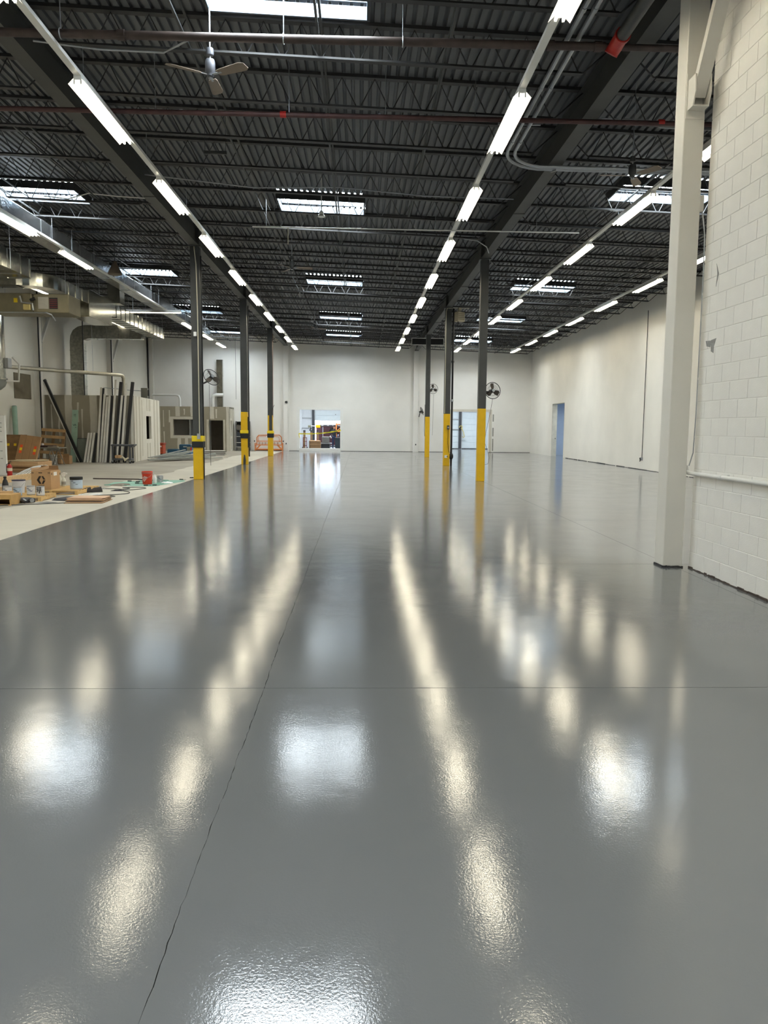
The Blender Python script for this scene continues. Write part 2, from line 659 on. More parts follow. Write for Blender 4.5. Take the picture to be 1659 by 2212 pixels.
# ================================================================ ROOF DECK with skylight holes
SKY = []      # x0, x1, y_near, y_far, label
for k, y in enumerate((-9.0, 1.3, 11.75, 22.05, 33.05, 43.0, 51.3)):  # nearest ones lie out of view, added to brighten the near wall
    SKY.append((-2.17, 0.08, y - 1.25, y, 'middle', k))
for k, y in enumerate((-9.0, 1.2, 11.5, 22.3, 32.6, 43.1, 52.2)):  # skylights behind the viewpoint are added for more light up front
    SKY.append((-9.75, -7.42, y - 1.25, y, 'left', k))
for k, y in enumerate((8.6, 19.5, 31.9, 41.0, 50.9)):
    SKY.append((6.02, 8.35, y - 1.25, y, 'right', k))
dk = MB()
P = 0.1524
nfl = int((XR + 0.3 - (XL - 0.25)) / P) + 1
for i in range(nfl):
    x0 = XL - 0.25 + i * P
    pts = [(x0, 0.0), (x0 + 0.085, 0.0), (x0 + 0.098, 0.048), (x0 + 0.1394, 0.048), (x0 + P, 0.0)]
    for a, b in zip(pts[:-1], pts[1:]):
        xm = (a[0] + b[0]) / 2
        cuts = sorted((s[2], s[3]) for s in SKY if s[0] - 0.0 < xm < s[1] + 0.0)
        y = YF - 0.3
        segs = []
        for c0, c1 in cuts:
            segs.append((y, c0))
            y = c1
        segs.append((y, YB + 0.3))
        for s0, s1 in segs:
            za, zb_ = zt(a[0]) + a[1], zt(b[0]) + b[1]
            dk.add([(a[0], s0, za), (b[0], s0, zb_), (b[0], s1, zb_), (a[0], s1, za)], [(0, 1, 2, 3)])
struct('ceiling', dk, DECKM, 'dark fluted steel roof deck')

GRPS = {'middle': 'skylights over the middle bay', 'left': 'skylights over the left bay', 'right': 'skylights over the right bay'}
for x0, x1, y0, y1, bay, k in SKY:
    n_bay = sum(1 for s in SKY if s[4] == bay)
    lab = 'bright rectangular skylight over the %s bay, %s from the back wall' % (bay, ORD[n_bay - 1 - k])
    zc = zt((x0 + x1) / 2)
    t = thing('skylight', lab, 'skylight', ((x0 + x1) / 2, (y0 + y1) / 2, zc - 0.19), 0, GRPS[bay])

    def plate(nm, mat, a, b, c, d, dz0, dz1):
        MB().prism([(a, zt(a) + dz0), (b, zt(b) + dz0), (b, zt(b) + dz1), (a, zt(a) + dz1)], 'y', c, d).build(nm, mat, t, world=True)
    for (a, b, c, d) in ((x0 - 0.03, x1 + 0.03, y0 - 0.03, y0), (x0 - 0.03, x1 + 0.03, y1, y1 + 0.03), (x0 - 0.03, x0, y0, y1), (x1, x1 + 0.03, y0, y1)):
        plate('skirt', JOISTM, a, b, c, d, -0.19, -0.002)
    for (a, b, c, d) in ((x0, x1, y0, y0 + 0.012), (x0, x1, y1 - 0.012, y1), (x0, x0 + 0.012, y0 + 0.012, y1 - 0.012), (x1 - 0.012, x1, y0 + 0.012, y1 - 0.012)):
        plate('lower_liner', WELLM, a, b, c, d, -0.185, -0.004)
        plate('upper_liner', WELLM, a, b, c, d, 0.052, 0.15)
    fl_ = MB()
    for (a, b, c, d) in ((x0 - 0.35, x1 + 0.35, y0 - 0.35, y0), (x0 - 0.35, x1 + 0.35, y1, y1 + 0.35), (x0 - 0.35, x0, y0, y1), (x1, x1 + 0.35, y0, y1)):
        fl_.box(a, b, c, d, zc + 0.10, zc + 0.115)
    fl_.build('leak_cover', JOISTM, t, world=True)  # unseen ring added to keep sky light from leaking past the cut deck
    box(x0 - 0.01, x1 + 0.01, y0 - 0.01, y1 + 0.01, zc + 0.15, zc + 0.165).build('pane', PANEM, t, world=True)

# ================================================================ OPEN-WEB JOISTS
JY = [12.22 + 1.71 * k for k in range(-6, 25)]


def joist_parts(xa, xb):
    top = MB().bar((xa, 0, zt(xa) - 0.026), (xb, 0, zt(xb) - 0.026), 0.12, 0.05)
    a, b = xa + 0.55, xb - 0.55
    prof = [(-0.05, 0.0), (0.05, 0.0), (0.05, 0.008), (0.013, 0.008), (0.013, 0.045), (-0.013, 0.045), (-0.013, 0.008), (-0.05, 0.008)]
    m = len(prof)
    bot = MB().add([(a, p, zb(a) + q) for p, q in prof] + [(b, p, zb(b) + q) for p, q in prof],
                   [(i, (i + 1) % m, m + (i + 1) % m, m + i) for i in range(m)] + [tuple(range(m)), tuple(range(2 * m - 1, m - 1, -1))])
    n = max(4, int(round((b - a) / 0.545)))
    p = (b - a) / n
    pts = [(xa + 0.02, 0, zt(xa) - 0.05)]
    for k in range(n + 1):
        xc = a + k * p
        nx = xc + p / 2 if k < n else xb - 0.02
        pts += [(xc - 0.035, 0, zb(xc) + 0.03), (xc + 0.035, 0, zb(xc) + 0.03), (nx, 0, zt(nx) - 0.05)]
    web = MB().tube(pts, 0.0125, 5)
    return top, bot, web


for bay, (xa, xb) in (('middle', (XCL + 0.02, XCR - 0.02)), ('left', (XL + 0.02, XCL - 0.02)), ('right', (XCR + 0.02, XR - 0.02))):
    ys = [y for y in JY if not (bay == 'right' and y < 6)]
    lo = zb(xb)
    top, bot, web = joist_parts(xa, xb)
    xm = (xa + xb) / 2
    first = None
    for k, y in enumerate(ys):
        lab = 'black open-web steel roof joist across the %s bay, %s from the back wall' % (bay, ORD[len(ys) - 1 - k])
        grp = 'roof joists of the %s bay' % bay
        if first is None:
            first = thing('roof_joist', lab, 'joist', (xm, y, lo), 0, grp)
            for nm, mb in (('top_chord', top), ('bottom_chord', bot), ('web', web)):
                mb.v = [(px - xm, py, pz - lo) for px, py, pz in mb.v]
                mb.build(nm, JOISTM, first)
        else:
            c = copy_tree(first)
            c.location = (xm, y, lo)
            c['label'] = lab
for bay, xs in (('middle', (-2.55, -0.62, 1.25)), ('left', (-11.6, -8.9, -6.7)), ('right', (6.4, 9.3))):
    for k, x in enumerate(xs):
        t = thing('joist_bridging', 'thin steel bridging line tying the %s bay joists, %s from the left' % (bay, ('first', 'second', 'third')[k]), 'bridging', (x, 30, zb(x) + 0.05), 0, 'joist bridging of the %s bay' % bay)
        y0 = 6.0 if bay == 'right' else YF
        MB().bar((x, y0, zb(x) + 0.07), (x, YB, zb(x) + 0.07), 0.035, 0.03).build('lower_angle', STEELD, t, world=True)
        MB().bar((x + 0.03, y0, zt(x) - 0.215), (x + 0.03, YB, zt(x) - 0.215), 0.035, 0.03).build('upper_angle', STEELD, t, world=True)


# ================================================================ GIRDERS
def girder(x, z0, z1, lab, y0=YF):
    t = thing('roof_girder', lab, 'girder', (x, 25, z0), 0, 'roof girders')
    w = 0.13
    box(x - w, x + w, y0, YB, z0, z0 + 0.03).build('bottom_flange', GIRDM, t, world=True)
    box(x - w, x + w, y0, YB, z1 - 0.03, z1).build('top_flange', GIRDM, t, world=True)
    box(x - 0.012, x + 0.012, y0, YB, z0 + 0.03, z1 - 0.03).build('beam_web', GIRDM, t, world=True)
    for y in COLY:
        for s in (-1, 1):
            box(x + s * 0.012, x + s * 0.12, y - 0.008, y + 0.008, z0 + 0.03, z1 - 0.03).build('stiffener', GIRDM, t, world=True)
    for y in (19.8, 29.7, 39.7, 49.5):
        box(x - w - 0.01, x + w + 0.01, y - 0.25, y + 0.25, z0 - 0.018, z0).build('splice_plate', GIRDM, t, world=True)


girder(XCL, 7.18, 7.76, 'long dark steel girder over the left column line')
girder(XCR, 6.93, 7.47, 'long dark steel girder over the right column line')


# ================================================================ COLUMNS
def column(x, y, top, w, lab, side, paint=2.31, guard=None):
    t = thing('steel_column', lab, 'column', (x, y, 0), 0, '%s row of steel columns' % side)
    h = w / 2
    pz = guard[0] if (guard and paint is None) else paint
    MB().chbox(-h, h, -h, h, 0.0, pz, 0.008).build('yellow_base', YELLOW, t)
    MB().chbox(-h + 0.003, h - 0.003, -h + 0.003, h - 0.003, pz, top - 0.03, 0.008).build('shaft', STEELD, t)
    box(-h - 0.05, h + 0.05, -h - 0.06, h + 0.06, top - 0.03, top).build('cap_plate', STEELD, t)
    if guard:
        g0, g1, g2 = guard
        MB().chbox(-h - 0.035, h + 0.035, -h - 0.035, h + 0.035, g1, g0, 0.012).build('yellow_guard', YELLOW2, t)
        MB().chbox(-h - 0.03, h + 0.03, -h - 0.03, h + 0.03, g2, g1 - 0.001, 0.012).build('black_guard', BLACKR, t)
    return t


lc1 = column(XCL, COLY[0], 7.18, 0.29, 'grey steel column with yellow foot and yellow-black guard, nearest on the left row', 'left', None, (1.38, 1.20, 1.01))
lc2 = column(XCL, COLY[1], 7.18, 0.29, 'grey column with tall yellow base and chipped foot, second on the left row', 'left', 2.31, (1.51, 1.37, 1.15))
lc3 = column(XCL, COLY[2], 7.18, 0.29, 'grey column with yellow base in front of the orange rack', 'left', 2.31, (1.43, 1.29, 1.05))
rc1 = column(XCR, COLY[0], 6.93, 0.25, 'grey column with yellow base and large round fan, nearest on the right row', 'right')
rc2 = column(XCR, COLY[1], 6.93, 0.28, 'grey column with yellow base and black riser pipe, second on the right row', 'right')
rc3 = column(XCR, COLY[2], 6.93, 0.26, 'grey column with yellow base and small fan, farthest on the right row', 'right')
# chipped foot of the second left column
MB().prism([(-0.06, 0.0), (0.05, 0.0), (0.06, 0.2), (0.03, 0.42), (-0.02, 0.44), (-0.05, 0.25)], 'y', -0.150, -0.145).build('paint_chip', STEELD, lc2)
MB().tube([(0.07, -0.16, 1.39), (0.07, -0.16, 3.2), (0.07, -0.16, 5.2), (0.05, -0.165, 6.6), (-0.02, -0.165, 7.3)], 0.016, 6).build('conduit', M('cream_conduit', (196, 192, 170), 0.4, var=0.05), lc1)
box(-0.055, 0.03, -0.20, -0.15, 4.45, 4.58).build('junction_box', WHITE, lc1)
box(0.0, 0.10, -0.215, -0.18, 1.28, 1.45).build('bracket', CONDUIT, lc1)
MB().tube([(0.165, 0.0, 0.0), (0.165, 0.0, 6.9)], 0.02, 6).build('side_pipe', BLACK, lc1)
MB().tube([(0.20, -0.05, 0.35), (0.20, -0.05, 6.9)], 0.028, 8).build('side_pipe', BLACK, lc2)
MB().tube([(0.17, -0.05, 2.36), (0.17, -0.05, 6.9)], 0.012, 6).build('conduit', WHITE, lc2)
box(0.15, 0.22, -0.12, 0.02, 0.75, 2.1).build('switch_box', BLACK, lc2)
MB().tube([(0.165, -0.1, 2.2), (0.165, -0.1, 6.9)], 0.012, 6).build('conduit', M('brown_conduit', (150, 110, 90), 0.5), lc3)
box(-0.06, 0.11, -0.155, -0.146, 1.45, 2.31).build('grey_plate', STEELD, lc3)
MB().tube([(0.10, -0.17, 2.35), (0.16, -0.2, 2.7), (0.24, -0.25, 2.9)], 0.012, 6).build('cord', BLACK, lc3)
MB().tube([(-0.148, -0.02, 1.2), (-0.165, -0.02, 1.6), (-0.15, -0.02, 2.3), (-0.15, -0.02, 3.0)], 0.012, 6).build('cord', BLACK, rc3)
# riser, valve and little boxes on the second right column
box(0.0, 0.11, -0.19, -0.141, 1.62, 1.80).build('gauge_box', STEELD, rc2)
MB().cyl((0.055, -0.192, 1.71), (0.055, -0.205, 1.71), 0.035, 12).build('gauge_face', CONDUIT, rc2)
MB().tube([(0.055, -0.17, 1.62), (0.055, -0.16, 1.0), (0.10, -0.16, 0.6)], 0.010, 6).build('cord', BLACK, rc2)
box(-0.09, 0.03, -0.165, -0.141, 0.36, 0.48).build('outlet_box', WHITE, rc2)
MB().tube([(-0.115, -0.15, 2.33), (-0.115, -0.15, 6.75), (-0.08, -0.15, 6.9), (0.9, -0.15, 6.9)], 0.016, 6).build('conduit', M('cream_conduit', (196, 192, 170), 0.4, var=0.05), rc2)
rp = MB().cyl((0.22, -0.05, 0.0), (0.22, -0.05, 6.9), 0.045, 10).build('riser_pipe', BLACK, rc2, smooth=True)
MB().lathe([(0.05, 0.30), (0.085, 0.34), (0.10, 0.42), (0.085, 0.52), (0.05, 0.56)], 0.22, -0.05, 0, 12).build('valve_body', BLACK, rp, smooth=True)
MB().cyl((0.22, -0.14, 0.43), (0.22, -0.22, 0.43), 0.025, 8).cyl((0.22, -0.22, 0.43), (0.22, -0.24, 0.43), 0.07, 12).build('valve_wheel', BLACK, rp)
MB().cyl((0.14, -0.06, 0.45), (0.0, -0.15, 0.42), 0.03, 8).build('drain_branch', BLACK, rp)
for z in (2.9, 4.6):
    MB().lathe([(0.046, z - 0.05), (0.062, z - 0.04), (0.062, z + 0.04), (0.046, z + 0.05)], 0.22, -0.05, 0, 10).build('coupling', CONDUIT if z < 3 else BLACK, rp)

# near white column with knee brace
pc = thing('white_column', 'tall cream painted steel column beside the near block wall', 'column', (3.88, 9.5, 0))
MB().chbox(-0.12, 0.12, -0.14, 0.14, 0.02, 6.93, 0.007).build('shaft', CREAM, pc)
bs = MB()
for k in range(14):
    a = -0.12 + k * 0.018
    bs.box(a, a + 0.018, -0.14 - _r.uniform(0.002, 0.012), -0.12, 0.0, _r.uniform(0.008, 0.03))
bs.box(-0.128, -0.11, -0.13, 0.14, 0, 0.02)
bs.build('chipped_foot', DARKGAP, pc)
br = MB().bar((0.0, -0.20, 5.52), (0.0, -1.15, 7.05), 0.15, 0.09).build('knee_brace', CREAM, pc)
MB().prism([(-0.14, 5.40), (-0.30, 5.40), (-0.36, 5.52), (-0.34, 5.72), (-0.14, 5.72)], 'x', -0.095, -0.08).prism([(-0.14, 5.40), (-0.30, 5.40), (-0.36, 5.52), (-0.34, 5.72), (-0.14, 5.72)], 'x', 0.08, 0.095).box(-0.095, 0.095, -0.30, -0.14, 5.385, 5.40).build('gusset', CREAM, br)
box(-0.11, 0.11, -0.152, -0.14, 5.30, 5.80).build('bracket_plate', CREAM, br)

# columns standing in the left and back walls
for k, (y, lab) in enumerate(((24.8, 'cream wall column at the far left edge behind the furnace'), (35.5, 'cream wall column with a knee brace left of the drywall booth'), (45.6, 'cream wall column rising behind the leaning tubes'))):
    t = thing('wall_column', lab, 'column', (XL + 0.14, y, 0), 0, 'columns of the left wall')
    box(-0.14, 0.14, -0.15, -0.135, 0, 7.9).build('flange', CREAM, t)
    box(-0.14, 0.14, 0.135, 0.15, 0, 7.9).build('flange', CREAM, t)
    box(0.10, 0.14, -0.135, 0.135, 0, 7.9).build('face_plate', CREAM, t)
    MB().bar((0.1, 0.2, 5.35), (0.1, 1.35, 6.75), 0.12, 0.10).build('knee_brace', CREAM, t)
    MB().cyl((0.17, -0.24, 0.6), (0.17, -0.24, 7.9), 0.035, 8).build('downpipe', BLACK, t)
for x, lab in ((XCL, 'white pilaster in the back wall right of the orange rack'), (XCR + 0.02, 'white pilaster in the back wall behind the right columns')):
    t = thing('back_pilaster', lab, 'pilaster', (x, YB - 0.11, 0), 0, 'pilasters of the back wall')
    MB().chbox(-0.19, 0.19, -0.10, 0.11, 0, 6.95 if x > 0 else 7.2, 0.008).build('shaft', WALLX, t)
    MB().cyl((0.14, -0.115, 0.2), (0.14, -0.115, 6.8), 0.012, 6).build('conduit', WHITE, t)
    box(-0.06, 0.06, -0.125, -0.10, 0.42, 0.60).build('outlet_box', WHITE, t)
    box(-0.035, 0.035, -0.128, -0.125, 0.46, 0.56).build('socket', STEELD, t)
    if x < 0:
        MB().cyl((0.02, -0.10, 3.35), (0.02, -0.18, 3.35), 0.09, 12).build('alarm_bell', STEELD, t)
t = thing('corner_column', 'cream column in the far left corner above the drywall office', 'column', (XL + 0.2, YB - 0.16, 0))
MB().chbox(-0.18, 0.18, -0.15, 0.15, 2.96, 7.7, 0.008).build('shaft', CREAM, t)
MB().cyl((-0.12, -0.2, 2.96), (-0.12, -0.2, 7.6), 0.04, 8).build('downpipe', BLACK, t)


# ================================================================ FLUORESCENT ROWS
def make_fixture():
    t = thing('strip_light', '', 'light')
    L = 1.22
    box(-0.055, 0.055, -L, L, 0.055, 0.12).build('housing', WHITE, t)
    for s in (-1, 1):
        MB().add([(s * 0.055, -L, 0.075), (s * 0.135, -L, -0.005), (s * 0.135, L, -0.005), (s * 0.055, L, 0.075),
                  (s * 0.055, -L, 0.079), (s * 0.139, -L, -0.003), (s * 0.139, L, -0.003), (s * 0.055, L, 0.079)],
                 [(0, 1, 2, 3), (7, 6, 5, 4), (0, 4, 5, 1), (1, 5, 6, 2), (2, 6, 7, 3), (3, 7, 4, 0)]).build('reflector', WHITE, t)
        for q in (-1, 1):
            y0, y1 = (0.03, L - 0.02) if q > 0 else (-L + 0.02, -0.03)
            MB().cyl((s * 0.048, y0, 0.022), (s * 0.048, y1, 0.022), 0.019, 6, caps=False).build('tube', TUBEM, t)
        for y in (-L + 0.012, 0.0, L - 0.012):
            box(s * 0.048 - 0.012, s * 0.048 + 0.012, y - 0.012, y + 0.012, 0.0, 0.055).build('lampholder', WHITE, t)
    return t


ROWS = [
    ('along the left girder', -4.11, 6.60, [13.17 + 4.57 * k for k in range(-5, 9)]),  # row runs on behind the camera, unseen lights added to brighten the near wall
    ('left of the right girder', 2.39, 6.60, [13.28 + 4.57 * k for k in range(-5, 9)]),  # unseen lights behind the viewpoint added for the near wall and column
    ('down the middle of the right bay', 6.17, 6.60, [13.46 + 4.57 * k for k in range(-1, 9)]),
    ('beside the right wall', 9.89, 6.60, [13.5 + 4.57 * k for k in range(-1, 9)]),
    ('beside the foil-wrapped duct', -8.56, 6.60, [-8.0, -3.4, 1.2, 6.3, 11.0, 15.5, 20.08, 24.4, 39.8, 44.6, 48.9]),  # near-end lights are out of view, added as fill
    ('above the far left ducts', -11.7, 6.54, [21.0, 29.4, 39.1]),
]
fx0 = None
for nm, x, z, ys in ROWS:
    t = thing('lighting_channel', 'white steel channel carrying the light row %s' % nm, 'light channel', (x, (ys[0] + ys[-1]) / 2, z + 0.12), 0, 'channels of the light rows')
    if nm[:5] != 'above':
        box(x - 0.05, x + 0.05, ys[0] - 1.22, ys[-1] + 1.22, z + 0.12, z + 0.175).build('channel', WHITE, t, world=True)
    hg = [y for y in JY if ys[0] - 1.3 < y < ys[-1] + 1.3]
    if nm[:5] == 'above':
        hg = [y + d for y in ys for d in (-1, 1)]
        for y in ys:
            box(x - 0.05, x + 0.05, y - 1.2, y + 1.2, z + 0.12, z + 0.15).build('channel', WHITE, t, world=True)
    for y in hg[::2]:
        MB().cyl((x, y, z + 0.15), (x, y, zb(x) + 0.03), 0.006, 5).build('hanger_rod', CONDUIT, t, world=True)
    for k, y in enumerate(ys):
        lab = 'lit strip light %s, %s from the back wall' % (nm, ORD[len(ys) - 1 - k])
        if fx0 is None:
            fx0 = make_fixture()
            c = fx0
        else:
            c = copy_tree(fx0)
        c.location = (x, y, z)
        c['label'] = lab
        c['group'] = 'light row ' + nm
c = copy_tree(fx0)
c.location = (-9.1, 35.0, 6.60)
c.rotation_euler = (0, 0, PI / 2)
c['label'] = 'single fluorescent strip light turned crosswise under the foil duct'
c['group'] = 'lights of the left bay'
for y in (-0.85, 0.85):
    MB().cyl((0, y, 0.11), (0, y, 0.9), 0.006, 5).build('hanger_rod', CONDUIT, c)

# ================================================================ ROOMS BEYOND THE OPENINGS
PANEL = M('white_insulated_panel', (214, 220, 226), 0.5, var=0.03)
DOCKB = M('pale_blue_door_panel', (214, 226, 232), 0.45, var=0.03)
YE = 62.6
wx = MB()
wx.box(-9.2, -3.6, YE, YE + 0.25, 0, 4.4).box(-3.6, -0.6, YE, YE + 0.25, 2.95, 4.4).box(-0.6, 7.35, YE, YE + 0.25, 0, 4.4).box(7.35, 10.6, YE, YE + 0.25, 2.95, 4.4).box(10.6, 12.3, YE, YE + 0.25, 0, 4.4)
struct('wall_dock', wx, PANEL, 'white outer wall of the dock room behind the back wall')
struct('wall_dock_left', box(-9.2, -9.0, YB + 0.3, YE, 0, 4.4), PANEL)
struct('wall_dock_right', box(12.1, 12.3, YB + 0.3, YE, 0, 4.4), PANEL)
cb = MB().box(-9.2, -4.5, YB + 0.3, YE, 4.4, 4.5).box(-4.5, -1.5, YB + 0.3, 57.2, 4.4, 4.5).box(-4.5, -1.5, 59.2, YE, 4.4, 4.5)
cb.box(-1.5, 6.0, YB + 0.3, YE, 4.4, 4.5).box(6.0, 9.0, YB + 0.3, 57.2, 4.4, 4.5).box(6.0, 9.0, 59.2, YE, 4.4, 4.5).box(9.0, 12.3, YB + 0.3, YE, 4.4, 4.5)
struct('ceiling_dock', cb, PANEL, 'white ceiling of the dock room')
for k, x in enumerate((-3.0, 7.5)):  # unseen glowing panels added to light the dock room
    t = thing('dock_fill_light', 'added fill light panel over the %s doorway of the dock room' % ('taped' if k == 0 else 'right'), 'skylight', (x, 58.2, 4.4), 0, 'added fill lights of the dock room')
    box(-1.5, 1.5, -1.0, 1.0, 0.12, 0.14).build('pane', emit('dock_fill_glow', (0.92, 0.97, 1.0), 17.0), t)
    for a in ((-1.52, -1.5, -1, 1), (1.5, 1.52, -1, 1), (-1.5, 1.5, -1.02, -1), (-1.5, 1.5, 1, 1.02)):
        box(*a, 0.0, 0.14).build('fill_panel_rim', PANEL, t)
# girts, posts and joints of the dock wall seen through the openings
DSTEEL = M('dark_door_track', (56, 60, 66), 0.5, var=0.1)
for x, z0, z1, lab in ((-3.72, 0.0, 3.4, 'dark steel door track behind the taped opening'), (8.05, 0.0, 3.0, 'dark steel door track behind the right opening')):
    t = thing('door_track', lab, 'door track', (x, YE - 0.1, 0), 0, 'dock door tracks')
    box(-0.10, 0.10, -0.12, 0.0, z0, z1).build('track', DSTEEL, t)
    box(0.10, 0.14, -0.16, 0.0, z0, z1).build('angle', CONDUIT, t)
for x in (-4.75, 7.0):
    t = thing('dock_post', 'white steel post in the dock room %s' % ('left of the dark track' if x < 0 else 'seen through the right opening'), 'post', (x, YE - 0.3, 0), 0, 'white posts of the dock room')
    MB().chbox(-0.13, 0.13, -0.12, 0.12, 0, 4.4, 0.01).build('shaft', PANEL, t)
for z in (1.55, 2.35):
    for xa, xb, s in ((-5.9, -3.84, 'behind the taped opening'), (5.4, 7.93, 'behind the right opening')):
        tag(box(xa, xb, YE - 0.06, YE, z, z + 0.05).build('wall_girt', CONDUIT), '%s grey wall rail %s' % ('lower' if z < 2 else 'upper', s), 'rail', 'wall rails of the dock room')
# raised dock door on the left, closed door on the right
t = thing('dock_door', 'half-raised pale blue sectional door above the maroon truck', 'door', (-2.1, YE + 0.02, 2.22), 0, 'dock doors')
for k in range(2):
    MB().chbox(-1.5, 1.5, 0.0, 0.05, k * 0.37, k * 0.37 + 0.362, 0.006).build('door_panel', DOCKB, t)
MB().cyl((0.15, -0.01, 0.45), (0.15, 0.01, 0.45), 0.035, 8).build('lock', DSTEEL, t)
box(-1.5, 1.5, 0.05, 0.06, 0.0, 0.74).build('light_stop_sheet', DOCKB, t)  # added behind the panels to block daylight leaking through their gaps
box(-1.5, 1.5, -0.005, 0.055, -0.03, 0.0).build('bottom_seal', BLACKR, t)
t = thing('dock_door', 'closed pale blue sectional door behind the right opening', 'door', (8.95, YE + 0.02, 0.0), 0, 'dock doors')
for k in range(6):
    MB().chbox(-1.6, 1.6, 0.0, 0.05, 0.06 + k * 0.48, 0.06 + k * 0.48 + 0.472, 0.006).build('door_panel', DOCKB, t)
box(-1.6, 1.6, 0.05, 0.06, 0.0, 2.95).build('light_stop_sheet', DOCKB, t)  # added to stop outside light showing between the closed panels
box(-1.6, 1.6, -0.005, 0.055, 0.0, 0.055).build('bottom_seal', BLACKR, t)
# yellow hose hanging on the right track
t = thing('yellow_hose', 'tangled yellow hose hanging on the dark track behind the right opening', 'hose', (8.1, YE - 0.3, 1.0))
pts = [(0.0 + 0.12 * math.sin(k * 1.1), 0.02 * math.cos(k * 2.0), 0.75 + 0.12 * math.cos(k * 1.1)) for k in range(12)]
MB().tube(pts, 0.028, 6).build('coil', M('pale_yellow_hose', (206, 190, 110), 0.5), t, smooth=True)
MB().tube([(0.05, 0, 0.7), (0.22, -0.02, 0.35), (0.30, -0.02, 0.0), (0.22, -0.02, -0.08), (0.12, -0.02, 0.0)], 0.03, 6).build('tail', M('pale_yellow_hose', (206, 190, 110), 0.5), t, smooth=True)
MB().cyl((-0.15, -0.1, 0.62), (-0.02, -0.05, 0.72), 0.06, 8).build('nozzle', BLACK, t)

# ---- maroon van backed up to the open dock
VAN = M('maroon_car_paint', (86, 22, 30), 0.3, var=0.05, coat=0.6)
van = thing('box_truck', 'dark maroon box truck backed up to the open dock door', 'truck', (-2.15, 63.6, -0.35))
VAN2 = M('dark_maroon_panel', (58, 20, 26), 0.45, var=0.1)
MB().chbox(-1.42, 1.42, 0.0, 5.0, 0.45, 2.22, 0.03).build('cargo_box', VAN, van)
box(-1.30, 1.30, -0.012, 0.0, 0.62, 2.02).build('rear_door', VAN2, van)
MB().chbox(-1.42, 1.42, -0.05, 0.0, 2.06, 2.20, 0.02).build('header', M('dark_header', (70, 62, 60), 0.6), van)
for x in (-0.9, -0.45, 0.0, 0.45):
    box(x - 0.08, x + 0.08, -0.056, -0.05, 2.12, 2.16).build('marker_light', M('pale_marker', (206, 190, 176), 0.5), van)
MB().prism([(-0.45, 1.52), (0.75, 1.52), (0.62, 1.98), (-0.2, 1.98)], 'y', -0.03, -0.012).build('dark_hatch', M('dark_tinted_glass', (20, 22, 26), 0.12), van)
box(-0.05, 0.42, -0.03, -0.012, 1.30, 1.44).build('license_plate', M('pale_plate', (176, 180, 186), 0.4), van)
MB().chbox(-1.42, 1.42, -0.14, 0.0, 0.36, 0.56, 0.03).build('bumper', M('grey_bumper', (90, 90, 92), 0.5), van)
for x in (-0.86, 0.86):
    MB().cyl((x, -0.03, 0.62), (x, -0.03, 2.02), 0.018, 6).build('door_rod', CONDUIT, van)
for s in (-1, 1):
    MB().chbox(s * 1.34 - 0.05, s * 1.34 + 0.05, -0.03, 0.0, 0.75, 1.05, 0.012).build('tail_light', REDM, van)
    for y in (0.9, 4.2):
        MB().cyl((s * 1.05, y, 0.42), (s * 1.35, y, 0.42), 0.42, 18).build('wheel', BLACKR, van)
struct('ground', box(-40, 40, 63.0, 110, -0.55, -0.36), M('asphalt', (110, 110, 112), 0.9, var=0.15, scale=3), 'asphalt yard outside the dock door')
# orange lift frame to the right of the van
OR = M('orange_frame_paint', (210, 128, 68), 0.45, var=0.08)
t = thing('lift_frame', 'orange steel lift frame at the right side of the taped opening', 'lift', (-1.55, 60.5, 0))
for x in (-0.28, 0.42):
    box(x - 0.05, x + 0.05, -0.05, 0.05, 0, 2.0).build('mast', OR, t)
for z in (0.35, 1.35, 1.9):
    box(-0.23, 0.37, -0.04, 0.04, z - 0.05, z + 0.05).build('crossbar', OR, t)
MB().bar((-0.23, 0, 1.4), (0.37, 0, 1.85), 0.06, 0.06, (0, 1, 0)).build('brace', OR, t)
# person in dark top and jeans
SKIN = M('skin', (176, 128, 104), 0.55, var=0.04)
JEANS = M('blue_jeans', (38, 52, 84), 0.8, var=0.15, scale=20)
SHIRT = M('dark_navy_shirt', (26, 28, 36), 0.8, var=0.15, scale=20)


